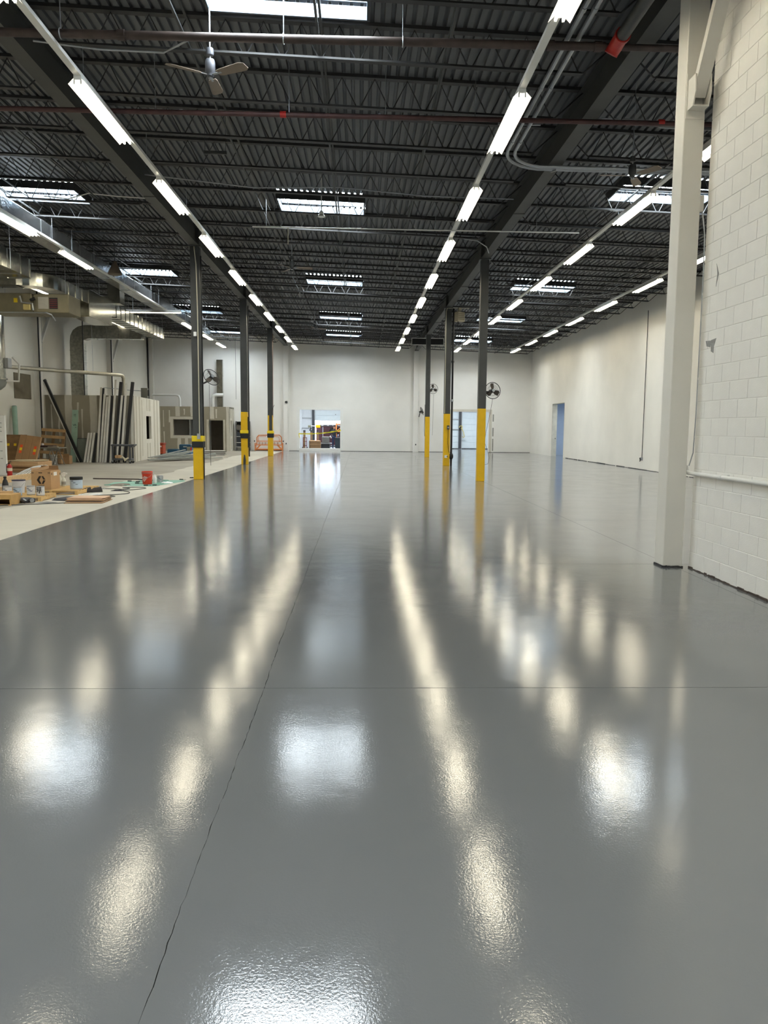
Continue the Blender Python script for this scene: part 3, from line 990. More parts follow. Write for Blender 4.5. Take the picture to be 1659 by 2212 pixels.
def person():
    t = thing('person', 'person in dark top and blue jeans standing beside the maroon truck', 'person', (-1.95, 59.6, 0), 0.35)
    me = bpy.data.meshes.new('body')
    J = {'pel': (0, 0, 0.94, 0.15, 0.11), 'wst': (0, 0.0, 1.10, 0.135, 0.10), 'cst': (0, 0.02, 1.33, 0.165, 0.115), 'nck': (0, 0.02, 1.50, 0.055, 0.055),
         'hd0': (0, 0.0, 1.58, 0.075, 0.085), 'hd1': (0, -0.01, 1.67, 0.078, 0.095), 'hd2': (0, 0.0, 1.745, 0.05, 0.06)}
    names = list(J)
    V = [J[n][:3] for n in names]
    Rr = [J[n][3:] for n in names]
    Eg = [(i, i + 1) for i in range(len(names) - 1)]
    for s in (-1, 1):
        b = len(V)
        V += [(s * 0.10, 0, 0.88), (s * 0.11, -0.01, 0.50), (s * 0.11, 0.02, 0.10), (s * 0.12, -0.03, 0.045), (s * 0.125, -0.14, 0.035)]
        Rr += [(0.09, 0.09), (0.062, 0.066), (0.042, 0.046), (0.042, 0.045), (0.036, 0.03)]
        Eg += [(0, b), (b, b + 1), (b + 1, b + 2), (b + 2, b + 3), (b + 3, b + 4)]
        b = len(V)
        V += [(s * 0.19, 0.02, 1.42), (s * 0.24, 0.02, 1.14), (s * 0.22, -0.16, 0.98), (s * 0.20, -0.24, 0.97)]
        Rr += [(0.058, 0.058), (0.044, 0.044), (0.032, 0.03), (0.036, 0.022)]
        Eg += [(2, b), (b, b + 1), (b + 1, b + 2), (b + 2, b + 3)]
        h = b + 3
        for k in range(5):
            dx = (k - 2) * 0.016
            L = (0.045, 0.07, 0.078, 0.07, 0.055)[k]
            b = len(V)
            V += [(s * 0.20 + dx, -0.275, 0.965), (s * 0.20 + dx * 1.1, -0.275 - L, 0.94)]
            Rr += [(0.010, 0.010), (0.008, 0.008)]
            Eg += [(h, b), (b, b + 1)]
    me.from_pydata(V, Eg, [])
    o = bpy.data.objects.new('body', me)
    o.parent = t
    col.objects.link(o)
    sk = o.modifiers.new('skin', 'SKIN')
    sk.use_smooth_shade = True
    for i, r in enumerate(Rr):
        me.skin_vertices[0].data[i].radius = r
    me.skin_vertices[0].data[0].use_root = True
    o.modifiers.new('sub', 'SUBSURF').levels = 1
    m = bpy.data.materials.new('clothed_figure')
    m.use_nodes = True
    nt = m.node_tree
    tc = nt.nodes.new('ShaderNodeTexCoord')
    sp = nt.nodes.new('ShaderNodeSeparateXYZ')
    nt.links.new(tc.outputs['Object'], sp.inputs[0])
    rp = nt.nodes.new('ShaderNodeValToRGB')
    mr = nt.nodes.new('ShaderNodeMapRange')
    mr.inputs['From Max'].default_value = 2.0
    nt.links.new(sp.outputs['Z'], mr.inputs['Value'])
    nt.links.new(mr.outputs['Result'], rp.inputs['Fac'])
    cr = rp.color_ramp
    cr.interpolation = 'CONSTANT'
    cr.elements[0].color = C(30, 30, 32)
    cr.elements[1].position = 0.045
    cr.elements[1].color = C(38, 52, 84)
    e = cr.elements.new(0.50); e.color = C(26, 28, 36)
    e = cr.elements.new(0.755); e.color = C(176, 128, 104)
    nt.links.new(rp.outputs['Color'], nt.nodes['Principled BSDF'].inputs['Base Color'])
    nt.nodes['Principled BSDF'].inputs['Roughness'].default_value = 0.8
    me.materials.append(m)
    MB().lathe([(0.03, 1.70), (0.088, 1.71), (0.092, 1.75), (0.075, 1.80), (0.03, 1.825)], 0, 0.012, 0, 12).build('hair', M('dark_hair', (34, 26, 22), 0.7), t, smooth=True)
    for s in (-1, 1):
        MB().lathe([(0.002, -0.011), (0.011, 0), (0.002, 0.011)], s * 0.03, -0.088, 1.675, 8).build('eye', BLACK, t)
        MB().cyl((s * 0.078, 0.0, 1.66), (s * 0.09, 0.01, 1.665), 0.022, 8).build('ear', SKIN, t)
    MB().prism([(-0.014, 1.625), (0.014, 1.625), (0.004, 1.67), (-0.004, 1.67)], 'y', -0.118, -0.08).build('nose', SKIN, t)
    box(-0.022, 0.022, -0.096, -0.085, 1.597, 1.605).build('mouth', M('lip', (140, 80, 74), 0.6), t)


person()
# caution tape across the opening
t = thing('caution_tape', 'yellow caution tape with black lettering stretched across the back opening', 'tape', ((D0 + D1) / 2, YB - 0.03, 1.3))
TAPE = M('tape_yellow', (238, 224, 60), 0.45, var=0.05)
tp = MB()
n = 14
pts = []
for k in range(n + 1):
    u = k / n
    pts.append((D0 - 0.06 + (D1 - D0 + 0.12) * u, YB - 0.03, 1.16 + 0.26 * u * u - 0.03 * math.sin(u * PI)))
for a, b in zip(pts[:-1], pts[1:]):
    tp.add([(a[0], a[1], a[2]), (b[0], b[1], b[2]), (b[0], b[1], b[2] + 0.075), (a[0], a[1], a[2] + 0.075),
            (a[0], a[1] + 0.003, a[2]), (b[0], b[1] + 0.003, b[2]), (b[0], b[1] + 0.003, b[2] + 0.075), (a[0], a[1] + 0.003, a[2] + 0.075)],
           [(0, 1, 2, 3), (7, 6, 5, 4), (0, 4, 5, 1), (3, 2, 6, 7)])
tp.build('band', TAPE, t, world=True)
for k in range(5):
    u = 0.1 + k * 0.2
    zz = 1.16 + 0.26 * u * u - 0.03 * math.sin(u * PI)
    text_mesh('lettering', 'CAUTION', 0.085, BLACK, t, (D0 + (D1 - D0) * u - (D0 + D1) / 2, -0.002, zz + 0.037 - 1.3), (PI / 2, -math.atan(0.09 + 0.18 * u), 0))
MB().tube([(D0 - 0.04, YB - 0.03, 1.2), (D0 - 0.03, YB - 0.04, 1.05), (D0 + 0.03, YB - 0.03, 0.9)], 0.02, 4).build('loose_end', TAPE, t, world=True)

# clutter behind the tape
for k, x in enumerate((-3.95, -3.45, -3.0)):
    t = thing('wood_post', '%s short wooden post behind the caution tape' % ('leftmost', 'middle', 'rightmost')[k], 'post', (x * 1.06, 59.0, 0), 0, 'wooden posts behind the tape')
    box(-0.08, 0.08, -0.06, 0.06, 0, 1.42).build('stake', M('grey_brown_wood', (140, 112, 84), 0.8, var=0.2), t)
    box(-0.085, 0.085, -0.065, 0.065, 1.30, 1.42).build('tip', DSTEEL, t)
t = thing('cardboard_drum', 'large tan cardboard carton lying behind the sill of the taped opening', 'box', (-3.35, 58.2, 0), 0.2)
MB().chbox(-0.40, 0.40, -0.35, 0.35, 0.0, 0.68, 0.05).build('carton', CARDD, t)
box(-0.42, 0.42, -0.36, -0.35, 0.36, 0.42).build('packing_tape', CARD, t)
t = thing('grey_machine', 'grey metal machine standing behind the sill in front of the truck', 'machine', (-2.55, 58.4, 0), -0.1)
MB().chbox(-0.32, 0.32, -0.25, 0.25, 0.0, 0.42, 0.02).build('cabinet', DSTEEL, t)
MB().chbox(-0.26, 0.26, -0.2, 0.2, 0.50, 0.95, 0.02).build('head', M('mid_grey_enamel', (122, 122, 120), 0.5), t)
box(-0.40, 0.42, -0.28, 0.28, 0.42, 0.50).build('table', CONDUIT, t)
MB().tube([(0.26, 0, 0.9), (0.36, -0.02, 1.02), (0.42, -0.05, 0.85)], 0.035, 6).build('spout', WHITE, t)
t = thing('dark_bin', 'dark blue-grey plastic bin beside the person in jeans', 'bin', (-1.62, 58.6, 0))
MB().add([(-0.2, -0.18, 0), (0.2, -0.18, 0), (0.2, 0.18, 0), (-0.2, 0.18, 0), (-0.25, -0.23, 0.85), (0.25, -0.23, 0.85), (0.25, 0.23, 0.85), (-0.25, 0.23, 0.85)], [(0, 3, 2, 1), (4, 5, 6, 7), (0, 1, 5, 4), (1, 2, 6, 5), (2, 3, 7, 6), (3, 0, 4, 7)]).build('tub', M('slate_plastic', (58, 70, 80), 0.5), t)
MB().chbox(-0.27, 0.27, -0.25, 0.25, 0.85, 0.90, 0.015).build('lid', M('slate_plastic_dark', (44, 52, 60), 0.5), t)
t = thing('red_dolly', 'small dark red hand truck leaning among the cartons behind the tape', 'hand truck', (-4.05, 57.6, 0))
for x in (-0.13, 0.13):
    MB().tube([(x, 0, 0.1), (x, 0.05, 0.9)], 0.025, 6).build('rail', M('dark_red_paint', (110, 26, 26), 0.5), t)
    MB().cyl((x * 1.3 - 0.03, 0, 0.1), (x * 1.3 + 0.03, 0, 0.1), 0.1, 12).build('wheel', BLACKR, t)
for z in (0.3, 0.6, 0.88):
    box(-0.13, 0.13, -0.0 + z * 0.055 - 0.01, z * 0.055 + 0.01, z - 0.02, z + 0.02).build('rung', M('dark_red_paint', (110, 26, 26), 0.5), t)
box(-0.18, 0.18, -0.18, 0.0, 0.0, 0.015).build('toe_plate', DSTEEL, t)
t = thing('work_light', 'yellow work light on a pole above the caution tape', 'work light', (-3.42, 59.5, 0))
MB().cyl((0, 0, 0), (0, 0, 1.9), 0.02, 8).build('pole', CONDUIT, t)
MB().chbox(0.05, 0.40, -0.08, 0.08, 1.60, 1.82, 0.02).build('lamp_head', YELLOW, t)
MB().cyl((-0.3, 0, 1.75), (0.06, 0, 1.72), 0.02, 6).build('arm', CONDUIT, t)
MB().chbox(-0.52, -0.28, -0.06, 0.06, 1.62, 1.80, 0.02).build('switch_head', M('olive_grey', (110, 110, 92), 0.6), t)
MB().cyl((-0.4, -0.04, 1.38), (-0.3, -0.02, 1.62), 0.05, 8).build('grip', DSTEEL, t)
for a in range(3):
    MB().cyl((0, 0, 0.3), (0.35 * math.cos(a * 2.1), 0.35 * math.sin(a * 2.1), 0.015), 0.013, 6).build('leg', CONDUIT, t)
tag(MB().chbox(-2.35, -1.98, 57.2, 57.5, 0.0, 0.09, 0.015).build('white_tray', WHITE), 'small white tray on the floor behind the sill', 'tray')

# blue-grey side room behind the right wall doorway
BLUEW = M('blue_grey_wall', (176, 192, 214), 0.7, var=0.03)
rm = MB().box(12.25, 16.5, 50.4, 50.6, 0, 3.6).box(12.25, 16.5, 43.2, 43.4, 0, 3.6).box(16.4, 16.6, 43.4, 50.4, 0, 3.6)
struct('wall_side_room', rm, BLUEW, 'blue-grey walls of the room behind the right doorway')
struct('ceiling_side_room', MB().box(12.25, 16.6, 43.2, 46.0, 3.6, 3.7).box(12.25, 16.6, 47.5, 50.6, 3.6, 3.7).box(12.25, 13.5, 46.0, 47.5, 3.6, 3.7).box(15.0, 16.6, 46.0, 47.5, 3.6, 3.7), BLUEW)
struct('floor_side_room', box(12.5, 16.6, 43.2, 50.6, -0.1, -0.001), FLOOR)
t = thing('side_room_fill_light', 'added fill light panel above the blue-grey side room', 'skylight', (14.25, 46.75, 3.6))  # unseen glowing panel added to light the side room
box(-0.76, 0.76, -0.76, 0.76, 0.1, 0.12).build('pane', emit('side_room_fill_glow', (0.87, 0.94, 1.0), 15.0), t)
for a in ((-0.76, -0.75, -0.75, 0.75), (0.75, 0.76, -0.75, 0.75), (-0.75, 0.75, -0.76, -0.75), (-0.75, 0.75, 0.75, 0.76)):
    box(*a, 0.0, 0.1).build('fill_panel_rim', BLUEW, t)
struct('door_2', MB().box(XR - 0.004, XR + 0.31, RY1 - 0.03, RY1 + 0.0, 0, RZ).box(XR - 0.004, XR + 0.31, RY0, RY0 + 0.03, 0, RZ).box(XR - 0.004, XR + 0.31, RY0, RY1, RZ - 0.03, RZ), M('pale_door_frame', (206, 204, 190), 0.5), 'pale frame of the tall doorway in the right wall')
box(XR + 0.2, XR + 0.24, RY1 - 0.06, RY1 - 0.03, 1.05, 1.12).build('latch', DSTEEL, bpy.data.objects['door_2'], world=True)

# conduits on the right wall
t = thing('wall_conduit', 'thin dark vertical conduit with hose bibs on the right wall', 'conduit', (XR - 0.03, 32.45, 0.4))
MB().cyl((0, 0, 0.12), (0, 0, 6.2), 0.014, 6).build('pipe', STEELD, t)
box(-0.04, 0.03, -0.03, 0.03, 0.0, 0.12).build('valve_box', CONDUIT, t)
MB().cyl((-0.04, 0.13, 0.06), (0.03, 0.13, 0.06), 0.05, 8).build('bib', BLACK, t)
MB().cyl((-0.08, 0.02, -0.05), (-0.04, 0.0, 0.05), 0.02, 6).build('bib', BLACK, t)
# pipes on the near wall
t = thing('wall_rail_pipe', 'white painted pipe running level along the near block wall', 'pipe', (4.045, 7.5, 1.15))
MB().cyl((4.045, 9.42, 1.172), (4.045, 3.0, 1.172), 0.024, 10).build('pipe', WHITE, t, world=True, smooth=True)
for y in (8.55, 7.1, 5.0):
    MB().cyl((4.045, y - 0.035, 1.172), (4.045, y + 0.035, 1.172), 0.030, 10).build('coupling', WHITE, t, world=True)
    box(4.06, 4.088, y - 0.12, y - 0.09, 1.14, 1.21).build('clip', WHITE, t, world=True)
MB().tube([(4.045, 9.42, 1.172), (4.045, 9.46, 1.19), (4.045, 9.47, 1.26)], 0.024, 8).build('elbow', WHITE, t, world=True)
t = thing('corner_conduit', 'slim grey conduit following the end of the near block wall', 'conduit', (4.10, 9.41, 1.2))
MB().tube([(4.06, 9.44, 1.26), (4.085, 9.40, 1.42), (4.09, 9.385, 1.9), (4.09, 9.385, 3.6), (4.085, 9.39, 4.0), (4.06, 9.42, 4.25), (4.03, 9.44, 4.4)], 0.007, 6).build('pipe', CONDUIT, t, world=True, smooth=True)
box(4.01, 4.06, 9.40, 9.46, 4.28, 4.46).build('pull_box', CREAM, t, world=True)
for z in (1.6, 2.3, 3.3):
    box(4.088, 4.105, 9.362, 9.395, z, z + 0.03).build('clip', WHITE, t, world=True)

# ================================================================ CEILING PIPES
t = thing('sprinkler_main', 'thick dark rusty sprinkler pipe crossing in front of the nearest skylight', 'pipe', (-4, 11.05, 6.8), 0, 'sprinkler pipes')
MB().cyl((-8.3, 11.05, 6.86), (3.3, 11.05, 6.86), 0.055, 12).build('pipe', PIPEM, t, world=True, smooth=True)
MB().cyl((3.3, 11.05, 6.86), (8.4, 11.05, 6.845), 0.045, 10).build('branch', PIPEM, t, world=True, smooth=True)
for x in (-8.1, -3.2, 2.55, 3.2):
    MB().cyl((x - 0.05, 11.05, 6.86), (x + 0.05, 11.05, 6.86), 0.068, 12).build('coupling', PIPEM, t, world=True)
for x in (-7.0, -4.0, -1.05, 0.55, 5.0):
    MB().cyl((x, 11.05, 6.9), (x, 11.05, zt(x) - 0.01), 0.007, 5).build('hanger_rod', CONDUIT, t, world=True)
    MB().tube([(x, 11.05 + 0.066 * math.cos(k * PI / 6), 6.86 + 0.066 * math.sin(k * PI / 6)) for k in range(12)], 0.008, 4, closed=True).build('hanger_ring', CONDUIT, t, world=True)
t = thing('sprinkler_feed', 'large dark feed pipe with a red elbow along the right girder', 'pipe', (3.42, 4, 6.78), 0, 'sprinkler pipes')
MB().cyl((3.42, YF, 6.84), (3.42, 10.75, 6.84), 0.085, 14).build('pipe', STEELD, t, world=True, smooth=True)
MB().tube([(3.42, 10.70, 6.84), (3.42, 10.85, 6.84), (3.42, 10.97, 6.83), (3.40, 11.02, 6.80), (3.38, 11.04, 6.76)], 0.095, 12).build('elbow', REDM, t, world=True, smooth=True)
MB().cyl((3.42, 10.66, 6.84), (3.42, 10.72, 6.84), 0.105, 14).build('clamp', REDM, t, world=True)
t = thing('sprinkler_branch', 'dark maroon sprinkler line with red collars crossing the whole ceiling', 'pipe', (0, 13.55, 6.8), 0, 'sprinkler pipes')
MB().cyl((-8.4, 13.55, 6.85), (XR - 0.1, 13.55, 6.82), 0.04, 10).build('pipe', M('maroon_pipe', (74, 46, 44), 0.55, var=0.25, scale=5), t, world=True, smooth=True)
for x in (-1.3, 5.05):
    MB().cyl((x - 0.05, 13.55, 6.845), (x + 0.05, 13.55, 6.845), 0.052, 10).build('red_collar', REDM, t, world=True)
for x in (-8.2, -6.6, -3.4, -1.2, 0.4, 1.9, 4.6, 7.5, 10.4):
    MB().cyl((x, 13.55, 6.87), (x, 13.55, zt(x) - 0.01), 0.006, 5).build('hanger_rod', CONDUIT, t, world=True)
t = thing('ceiling_conduit', 'slim grey conduit running just above the maroon sprinkler line', 'conduit', (0, 13.66, 6.89))
MB().cyl((-8.4, 13.66, 6.905), (XR - 0.1, 13.66, 6.905), 0.014, 6).build('pipe', CONDUIT, t, world=True)
for x in (-3.0, 0.3, 4.7):
    box(x - 0.03, x + 0.03, 13.62, 13.70, 6.88, 6.925).build('strap', CONDUIT, t, world=True)
for k, dx in enumerate((0.0, 0.145)):
    t = thing('power_conduit', '%s of the two zinc conduits bending right under the girder' % ('left and lower' if k == 0 else 'right and upper'), 'conduit', (2.79 + dx, 8, 6.82), 0, 'paired zinc conduits')
    x = 2.79 + dx
    Rb = 0.75 - dx
    yb = 15.35
    pts = [(x, YF, 6.96), (x, yb, 6.96)]
    for a in range(1, 7):
        th = PI / 2 * a / 6
        pts.append((x + Rb * (1 - math.cos(th)), yb + Rb * math.sin(th), 6.96 - 0.085 * a / 6))
    pts.append((XR - 0.1, yb + Rb, 6.80))
    MB().tube(pts, 0.034, 8).build('pipe', CONDUIT, t, world=True, smooth=True)
    for y in (10.3, 12.6, 14.9):
        MB().cyl((x, y - 0.05, 6.96), (x, y + 0.05, 6.96), 0.042, 8).build('coupling', CONDUIT, t, world=True)
for y in (9.6, 14.2):
    t = thing('strut_rail', 'slotted steel strut holding the zinc conduits, %s' % ('near the top of the picture' if y < 12 else 'beside the second light from the front'), 'bracket', (2.85, y, 7.0), 0, 'struts of the zinc conduits')
    box(-0.45, 0.30, -0.02, 0.02, 0.0, 0.04).build('rail', CONDUIT, t)
    for x in (-0.3, 0.22):
        MB().cyl((x, 0, 0.04), (x, 0, zt(2.85) - 7.01), 0.006, 5).build('hanger_rod', CONDUIT, t)
t = thing('strut_rail', 'slanted slotted strut under the girder where the zinc conduits cross', 'bracket', (3.85, 16.05, 6.74), 0, 'struts of the zinc conduits')
MB().bar((0.0, -0.28, 0.02), (0.0, 0.24, 0.15), 0.04, 0.03).build('rail', CONDUIT, t)
t = thing('gas_pipe', 'thin white pipe hung level below the joists past the second skylight', 'pipe', (0.5, 20.4, 6.65))
MB().cyl((-2.75, 20.4, 6.72), (5.6, 20.4, 6.70), 0.016, 8).build('pipe', WHITE, t, world=True)
MB().cyl((-1.85, 20.4, 6.72), (-1.85, 20.4, 6.30), 0.014, 6).build('drop_stub', M('cream_conduit', (196, 192, 170), 0.4, var=0.05), t, world=True)
for x in (-2.4, -0.3, 1.9, 4.5):
    MB().cyl((x, 20.4, 6.73), (x, 20.4, zt(x) - 0.01), 0.006, 5).build('hanger_rod', CONDUIT, t, world=True)
t = thing('pendant_sensor', 'small white sensor hanging from a rod below the second skylight', 'sensor', (-0.95, 19.3, 6.72))
MB().cyl((0, 0, 0.1), (0, 0, 0.92), 0.014, 6).build('rod', WHITE, t)
MB().lathe([(0.02, 0.13), (0.05, 0.10), (0.06, 0.04), (0.09, 0.0), (0.09, -0.015), (0.02, -0.02)], 0, 0, 0, 10).build('sensor_head', WHITE, t)
for k, (y, z) in enumerate(((15.9, 7.0), (46.3, 6.98))):
    t = thing('ceiling_bar', 'short dark bar hung level from two rods %s' % ('left of the nearest ceiling fan' if k == 0 else 'near the back wall'), 'hanger bar', (-2.85 + k * 3, y, z), 0, 'hung dark bars')
    box(-0.22, 0.22, -0.02, 0.02, -0.03, 0.03).build('bar', STEELD, t)
    for x in (-0.2, 0.2):
        MB().cyl((x, 0, 0.03), (x, 0, zt(-2.6) - z - 0.02), 0.005, 5).build('hanger_rod', STEELD, t)
# loose cables in the roof
for k, (pts, lab) in enumerate((
        ([(-8.0, 20.55, 7.42), (-7.4, 20.55, 7.36), (-6.9, 20.6, 7.52), (-6.2, 20.6, 7.46), (-5.4, 20.6, 7.42)], 'white cable draped along a joist behind the left girder'),
        ([(-5.0, 18.8, 7.45), (-2.5, 18.85, 7.22), (-0.5, 18.85, 7.26), (1.5, 18.85, 7.1), (3.6, 18.9, 7.08)], 'grey cable sagging along the joist below the second skylight'),
        ([(2.9, 22.5, 7.0), (3.3, 22.6, 6.98), (3.62, 22.9, 6.88), (3.75, 23.3, 6.80)], 'pale cable looping down to the right girder flange'),
        ([(4.2, 14.1, 7.1), (5.0, 14.1, 7.09), (5.25, 14.12, 6.98), (5.6, 14.1, 6.96), (7.4, 14.1, 6.93)], 'bent grey conduit under the deck right of the right girder'),
        ([(6.2, 29.5, 6.95), (7.0, 29.5, 6.70), (8.2, 29.6, 6.62), (9.6, 29.6, 6.78)], 'grey cable hanging in a long loop in the right bay'),
        ([(-4.7, 11.9, 7.15), (-3.8, 12.0, 7.1), (-2.9, 12.1, 7.12), (-2.4, 11.8, 7.2)], 'thin blue-grey cable left of the nearest ceiling fan'))):
    tag(MB().tube(pts, 0.014, 6).build('roof_cable', CONDUIT if k != 0 else WHITE, None, True), lab, 'cable', 'loose cables in the roof')

# ================================================================ CEILING FANS
BLADE = M('tan_fan_blade', (136, 122, 108), 0.5, var=0.06)
MOTOR = M('grey_fan_motor', (88, 90, 96), 0.45, 0.2, var=0.08)


def ceiling_fan(x, y, z, lab, rot, mot=MOTOR):
    t = thing('ceiling_fan', lab, 'ceiling fan', (x, y, z), rot, 'ceiling fans')
    h = zt(x) - z - 0.02
    MB().cyl((0, 0, 0.1), (0, 0, h), 0.012, 6).build('downrod', CONDUIT, t)
    MB().lathe([(0.02, 0.36), (0.05, 0.35), (0.055, 0.29), (0.05, 0.26), (0.02, 0.255)], 0, 0, 0, 14).build('canopy', mot, t, smooth=True)
    MB().lathe([(0.03, 0.21), (0.062, 0.20), (0.072, 0.15), (0.072, 0.04), (0.055, 0.02), (0.05, -0.02), (0.02, -0.03)], 0, 0, 0, 16).build('motor', mot, t, smooth=True)
    MB().lathe([(0.01, -0.06), (0.025, -0.05), (0.025, -0.03)], 0, 0, 0, 10).build('finial', CONDUIT, t)
    for k in range(3):
        a = PI / 2 + k * 2 * PI / 3
        m = Matrix.Rotation(a, 4, 'Z') @ Matrix.Rotation(math.radians(-14), 4, 'X')
        b = MB().prism([(0.14, -0.05), (0.20, -0.065), (0.55, -0.085), (0.62, -0.06), (0.63, 0.05), (0.58, 0.085), (0.2, 0.065), (0.14, 0.045)], 'z', -0.004, 0.004).xf(m).build('blade', BLADE, t)
        MB().bar((0.05, 0, 0.0), (0.2, 0, 0.0), 0.03, 0.01).xf(m).build('blade_iron', CONDUIT, b)


ceiling_fan(-2.12, 11.52, 6.58, 'grey three-blade ceiling fan below the nearest skylight', 0.0)
ceiling_fan(5.12, 15.1, 6.46, 'three-blade ceiling fan with dark motor right of the right girder', -0.5, STEELD)
ceiling_fan(-2.1, 24.4, 6.50, 'dark three-blade ceiling fan left of the third skylight', 0.5, STEELD)
ceiling_fan(-2.25, 39.0, 6.50, 'pale three-blade ceiling fan farthest down the middle bay', 0.9)


# ================================================================ ROUND WALL FANS
def wall_fan(x, y, z, lab, rx, rz, R=0.27, cord=None, arm=(0.2, 0.3, -0.05)):
    t = thing('wall_fan', lab, 'fan', (x, y, z), 0, 'round wall fans')
    t.rotation_euler = (rx, 0, rz)
    ring = [(R * math.cos(2 * PI * k / 28), 0, R * math.sin(2 * PI * k / 28)) for k in range(28)]
    MB().tube(ring, 0.011, 6, closed=True).build('guard_ring', BLACK, t, smooth=True)
    for q, rr, yy in ((1, 0.62, -0.05), (2, 0.62, 0.06)):
        MB().tube([(R * rr * math.cos(2 * PI * k / 20), yy, R * rr * math.sin(2 * PI * k / 20)) for k in range(20)], 0.003, 4, closed=True).build('guard_hoop', BLACK, t)
    w = MB()
    for k in range(28):
        a = 2 * PI * k / 28
        c, s = math.cos(a), math.sin(a)
        w.tube([(R * c, 0, R * s), (R * 0.62 * c, -0.05, R * 0.62 * s), (0.03 * c, -0.07, 0.03 * s)], 0.0018, 3)
        w.tube([(R * c, 0, R * s), (R * 0.62 * c, 0.06, R * 0.62 * s), (0.05 * c, 0.08, 0.05 * s)], 0.0018, 3)
    tag(w.build('guard_wires', BLACK, t), kind='stuff')
    for k in range(3):
        m = Matrix.Rotation(0.35 + k * 2 * PI / 3, 4, 'Y') @ Matrix.Rotation(0.45, 4, 'X')
        MB().prism([(0.03, -0.035), (0.10, -0.085), (R * 0.86, -0.10), (R * 0.90, 0.03), (R * 0.7, 0.075), (0.04, 0.035)], 'y', -0.003, 0.003).xf(m).build('blade', M('dark_fan_blade', (66, 58, 50), 0.5), t)
    MB().cyl((0, -0.03, 0), (0, 0.20, 0), 0.062, 14).build('motor', BLACK, t, smooth=True)
    MB().cyl((0, -0.075, 0), (0, -0.06, 0), 0.05, 12).build('badge', CONDUIT, t)
    MB().bar((0, 0.15, -0.03), arm, 0.04, 0.04).build('bracket_arm', BLACK, t)
    return t


fan_l = wall_fan(-4.63, 24.62, 3.20, 'round wire-guard fan tilted upward on the nearest left column', -0.5, 0.8, 0.28, arm=(-0.22, 0.25, -0.1))
fan_r = wall_fan(4.27, 25.12, 2.90, 'large round wire-guard fan behind the nearest right column', -0.1, 0.25, 0.265, arm=(-0.26, -0.08, -0.05))
fan_f = wall_fan(4.20, 45.05, 3.92, 'small round fan behind the farthest right column', 0.0, 0.1, 0.28, arm=(-0.2, -0.12, -0.05))
wall_fan(4.28, 53.75, 2.82, 'round fan seen edge-on against the back wall pilaster', -0.35, 1.25, 0.29, arm=(0.05, 0.35, -0.3))
bpy.context.view_layer.update()
for f_, nm, pts in (
        (fan_r, 'power_cord', [(4.27, 25.1, 2.64), (4.2, 25.05, 2.2), (4.06, 25.0, 1.55), (4.02, 24.9, 1.30), (4.02, 24.85, 1.2), (4.1, 24.9, 1.0), (4.17, 24.9, 0.75), (4.13, 24.88, 0.55), (4.02, 24.86, 0.52)]),
        (fan_f, 'pull_cord', [(4.24, 45.0, 3.6), (4.22, 45.0, 2.5), (4.20, 45.0, 1.25)]),
        (fan_l, 'pull_cord', [(-4.70, 24.6, 2.98), (-4.70, 24.6, 1.8), (-4.69, 24.6, 0.45)])):
    mb = MB().tube(pts, 0.006, 5)
    mb.xf(f_.matrix_world.inverted())
    mb.build(nm, STEELD, f_)
tag(MB().tube([(-7.05, 44.71, 7.37), (-7.04, 44.71, 3.2)], 0.009, 5).build('hanging_rod', STEELD), 'thin dark rod hanging from a joist above the drywall office', 'rod')

t = thing('unit_heater', 'tan metal box heater tilted at the top of the second right column', 'heater', (4.33, 34.45, 6.30), 0.5)
MB().chbox(-0.19, 0.19, -0.14, 0.14, 0, 0.42, 0.02).build('cabinet', M('tan_enamel', (186, 176, 152), 0.5), t)
for z in (0.08, 0.16, 0.24, 0.32):
    box(-0.16, 0.16, -0.15, -0.14, z, z + 0.03).build('louver', M('tan_enamel_dark', (140, 132, 112), 0.5), t)
box(-0.06, 0.06, -0.05, 0.05, 0.42, 0.60).build('hanger', M('tan_enamel', (186, 176, 152), 0.5), t)
MB().cyl((-0.1, -0.05, -0.10), (-0.12, -0.05, 0.02), 0.035, 8).build('outlet', BLACK, t)
t = thing('hung_frame', 'wide dark panel with white edges hung across the far right column', 'panel', (3.95, 46.1, 6.50))
box(-0.92, 0.92, 0.0, 0.04, 0.03, 0.37).build('panel', BLACK, t)
for a in ((-0.95, 0.95, -0.03, 0.06, 0.0, 0.03), (-0.95, 0.95, -0.03, 0.06, 0.37, 0.40), (-0.95, -0.92, -0.03, 0.06, 0.03, 0.37), (0.92, 0.95, -0.03, 0.06, 0.03, 0.37)):
    box(*a).build('edge', WHITE, t)
for x in (-0.7, 0.7):
    MB().cyl((x, 0.02, 0.4), (x, 0.02, 1.0), 0.008, 5).build('hanger_rod', CONDUIT, t)

# ================================================================ DUCTS OF THE LEFT BAY
t = thing('foil_duct', 'long foil-wrapped rectangular duct running down the left bay', 'duct', (-8.87, 25, 6.79))
y = 2.0
k = 0
while y < 45.0:
    L = 2.4 + 0.5 * ((k * 7) % 3)
    y1 = min(45.5, y + L)
    d = 0.008 * ((k * 5) % 4)
    MB().chbox(-9.14 - d, -8.60 + d, y, y1 - 0.02, 6.79, 7.16 + d, 0.03).build('wrapped_section', FOIL, t, world=True)
    box(-9.15, -8.59, y1 - 0.06, y1 + 0.03, 6.785, 7.175).build('foil_band', CONDUIT, t, world=True)
    y = y1
    k += 1
for y in range(4, 45, 5):
    for x in (-9.17, -8.57):
        MB().cyl((x, y, 6.8), (x, y, zb(x) + 0.03), 0.008, 5).build('hanger_rod', CONDUIT, t, world=True)


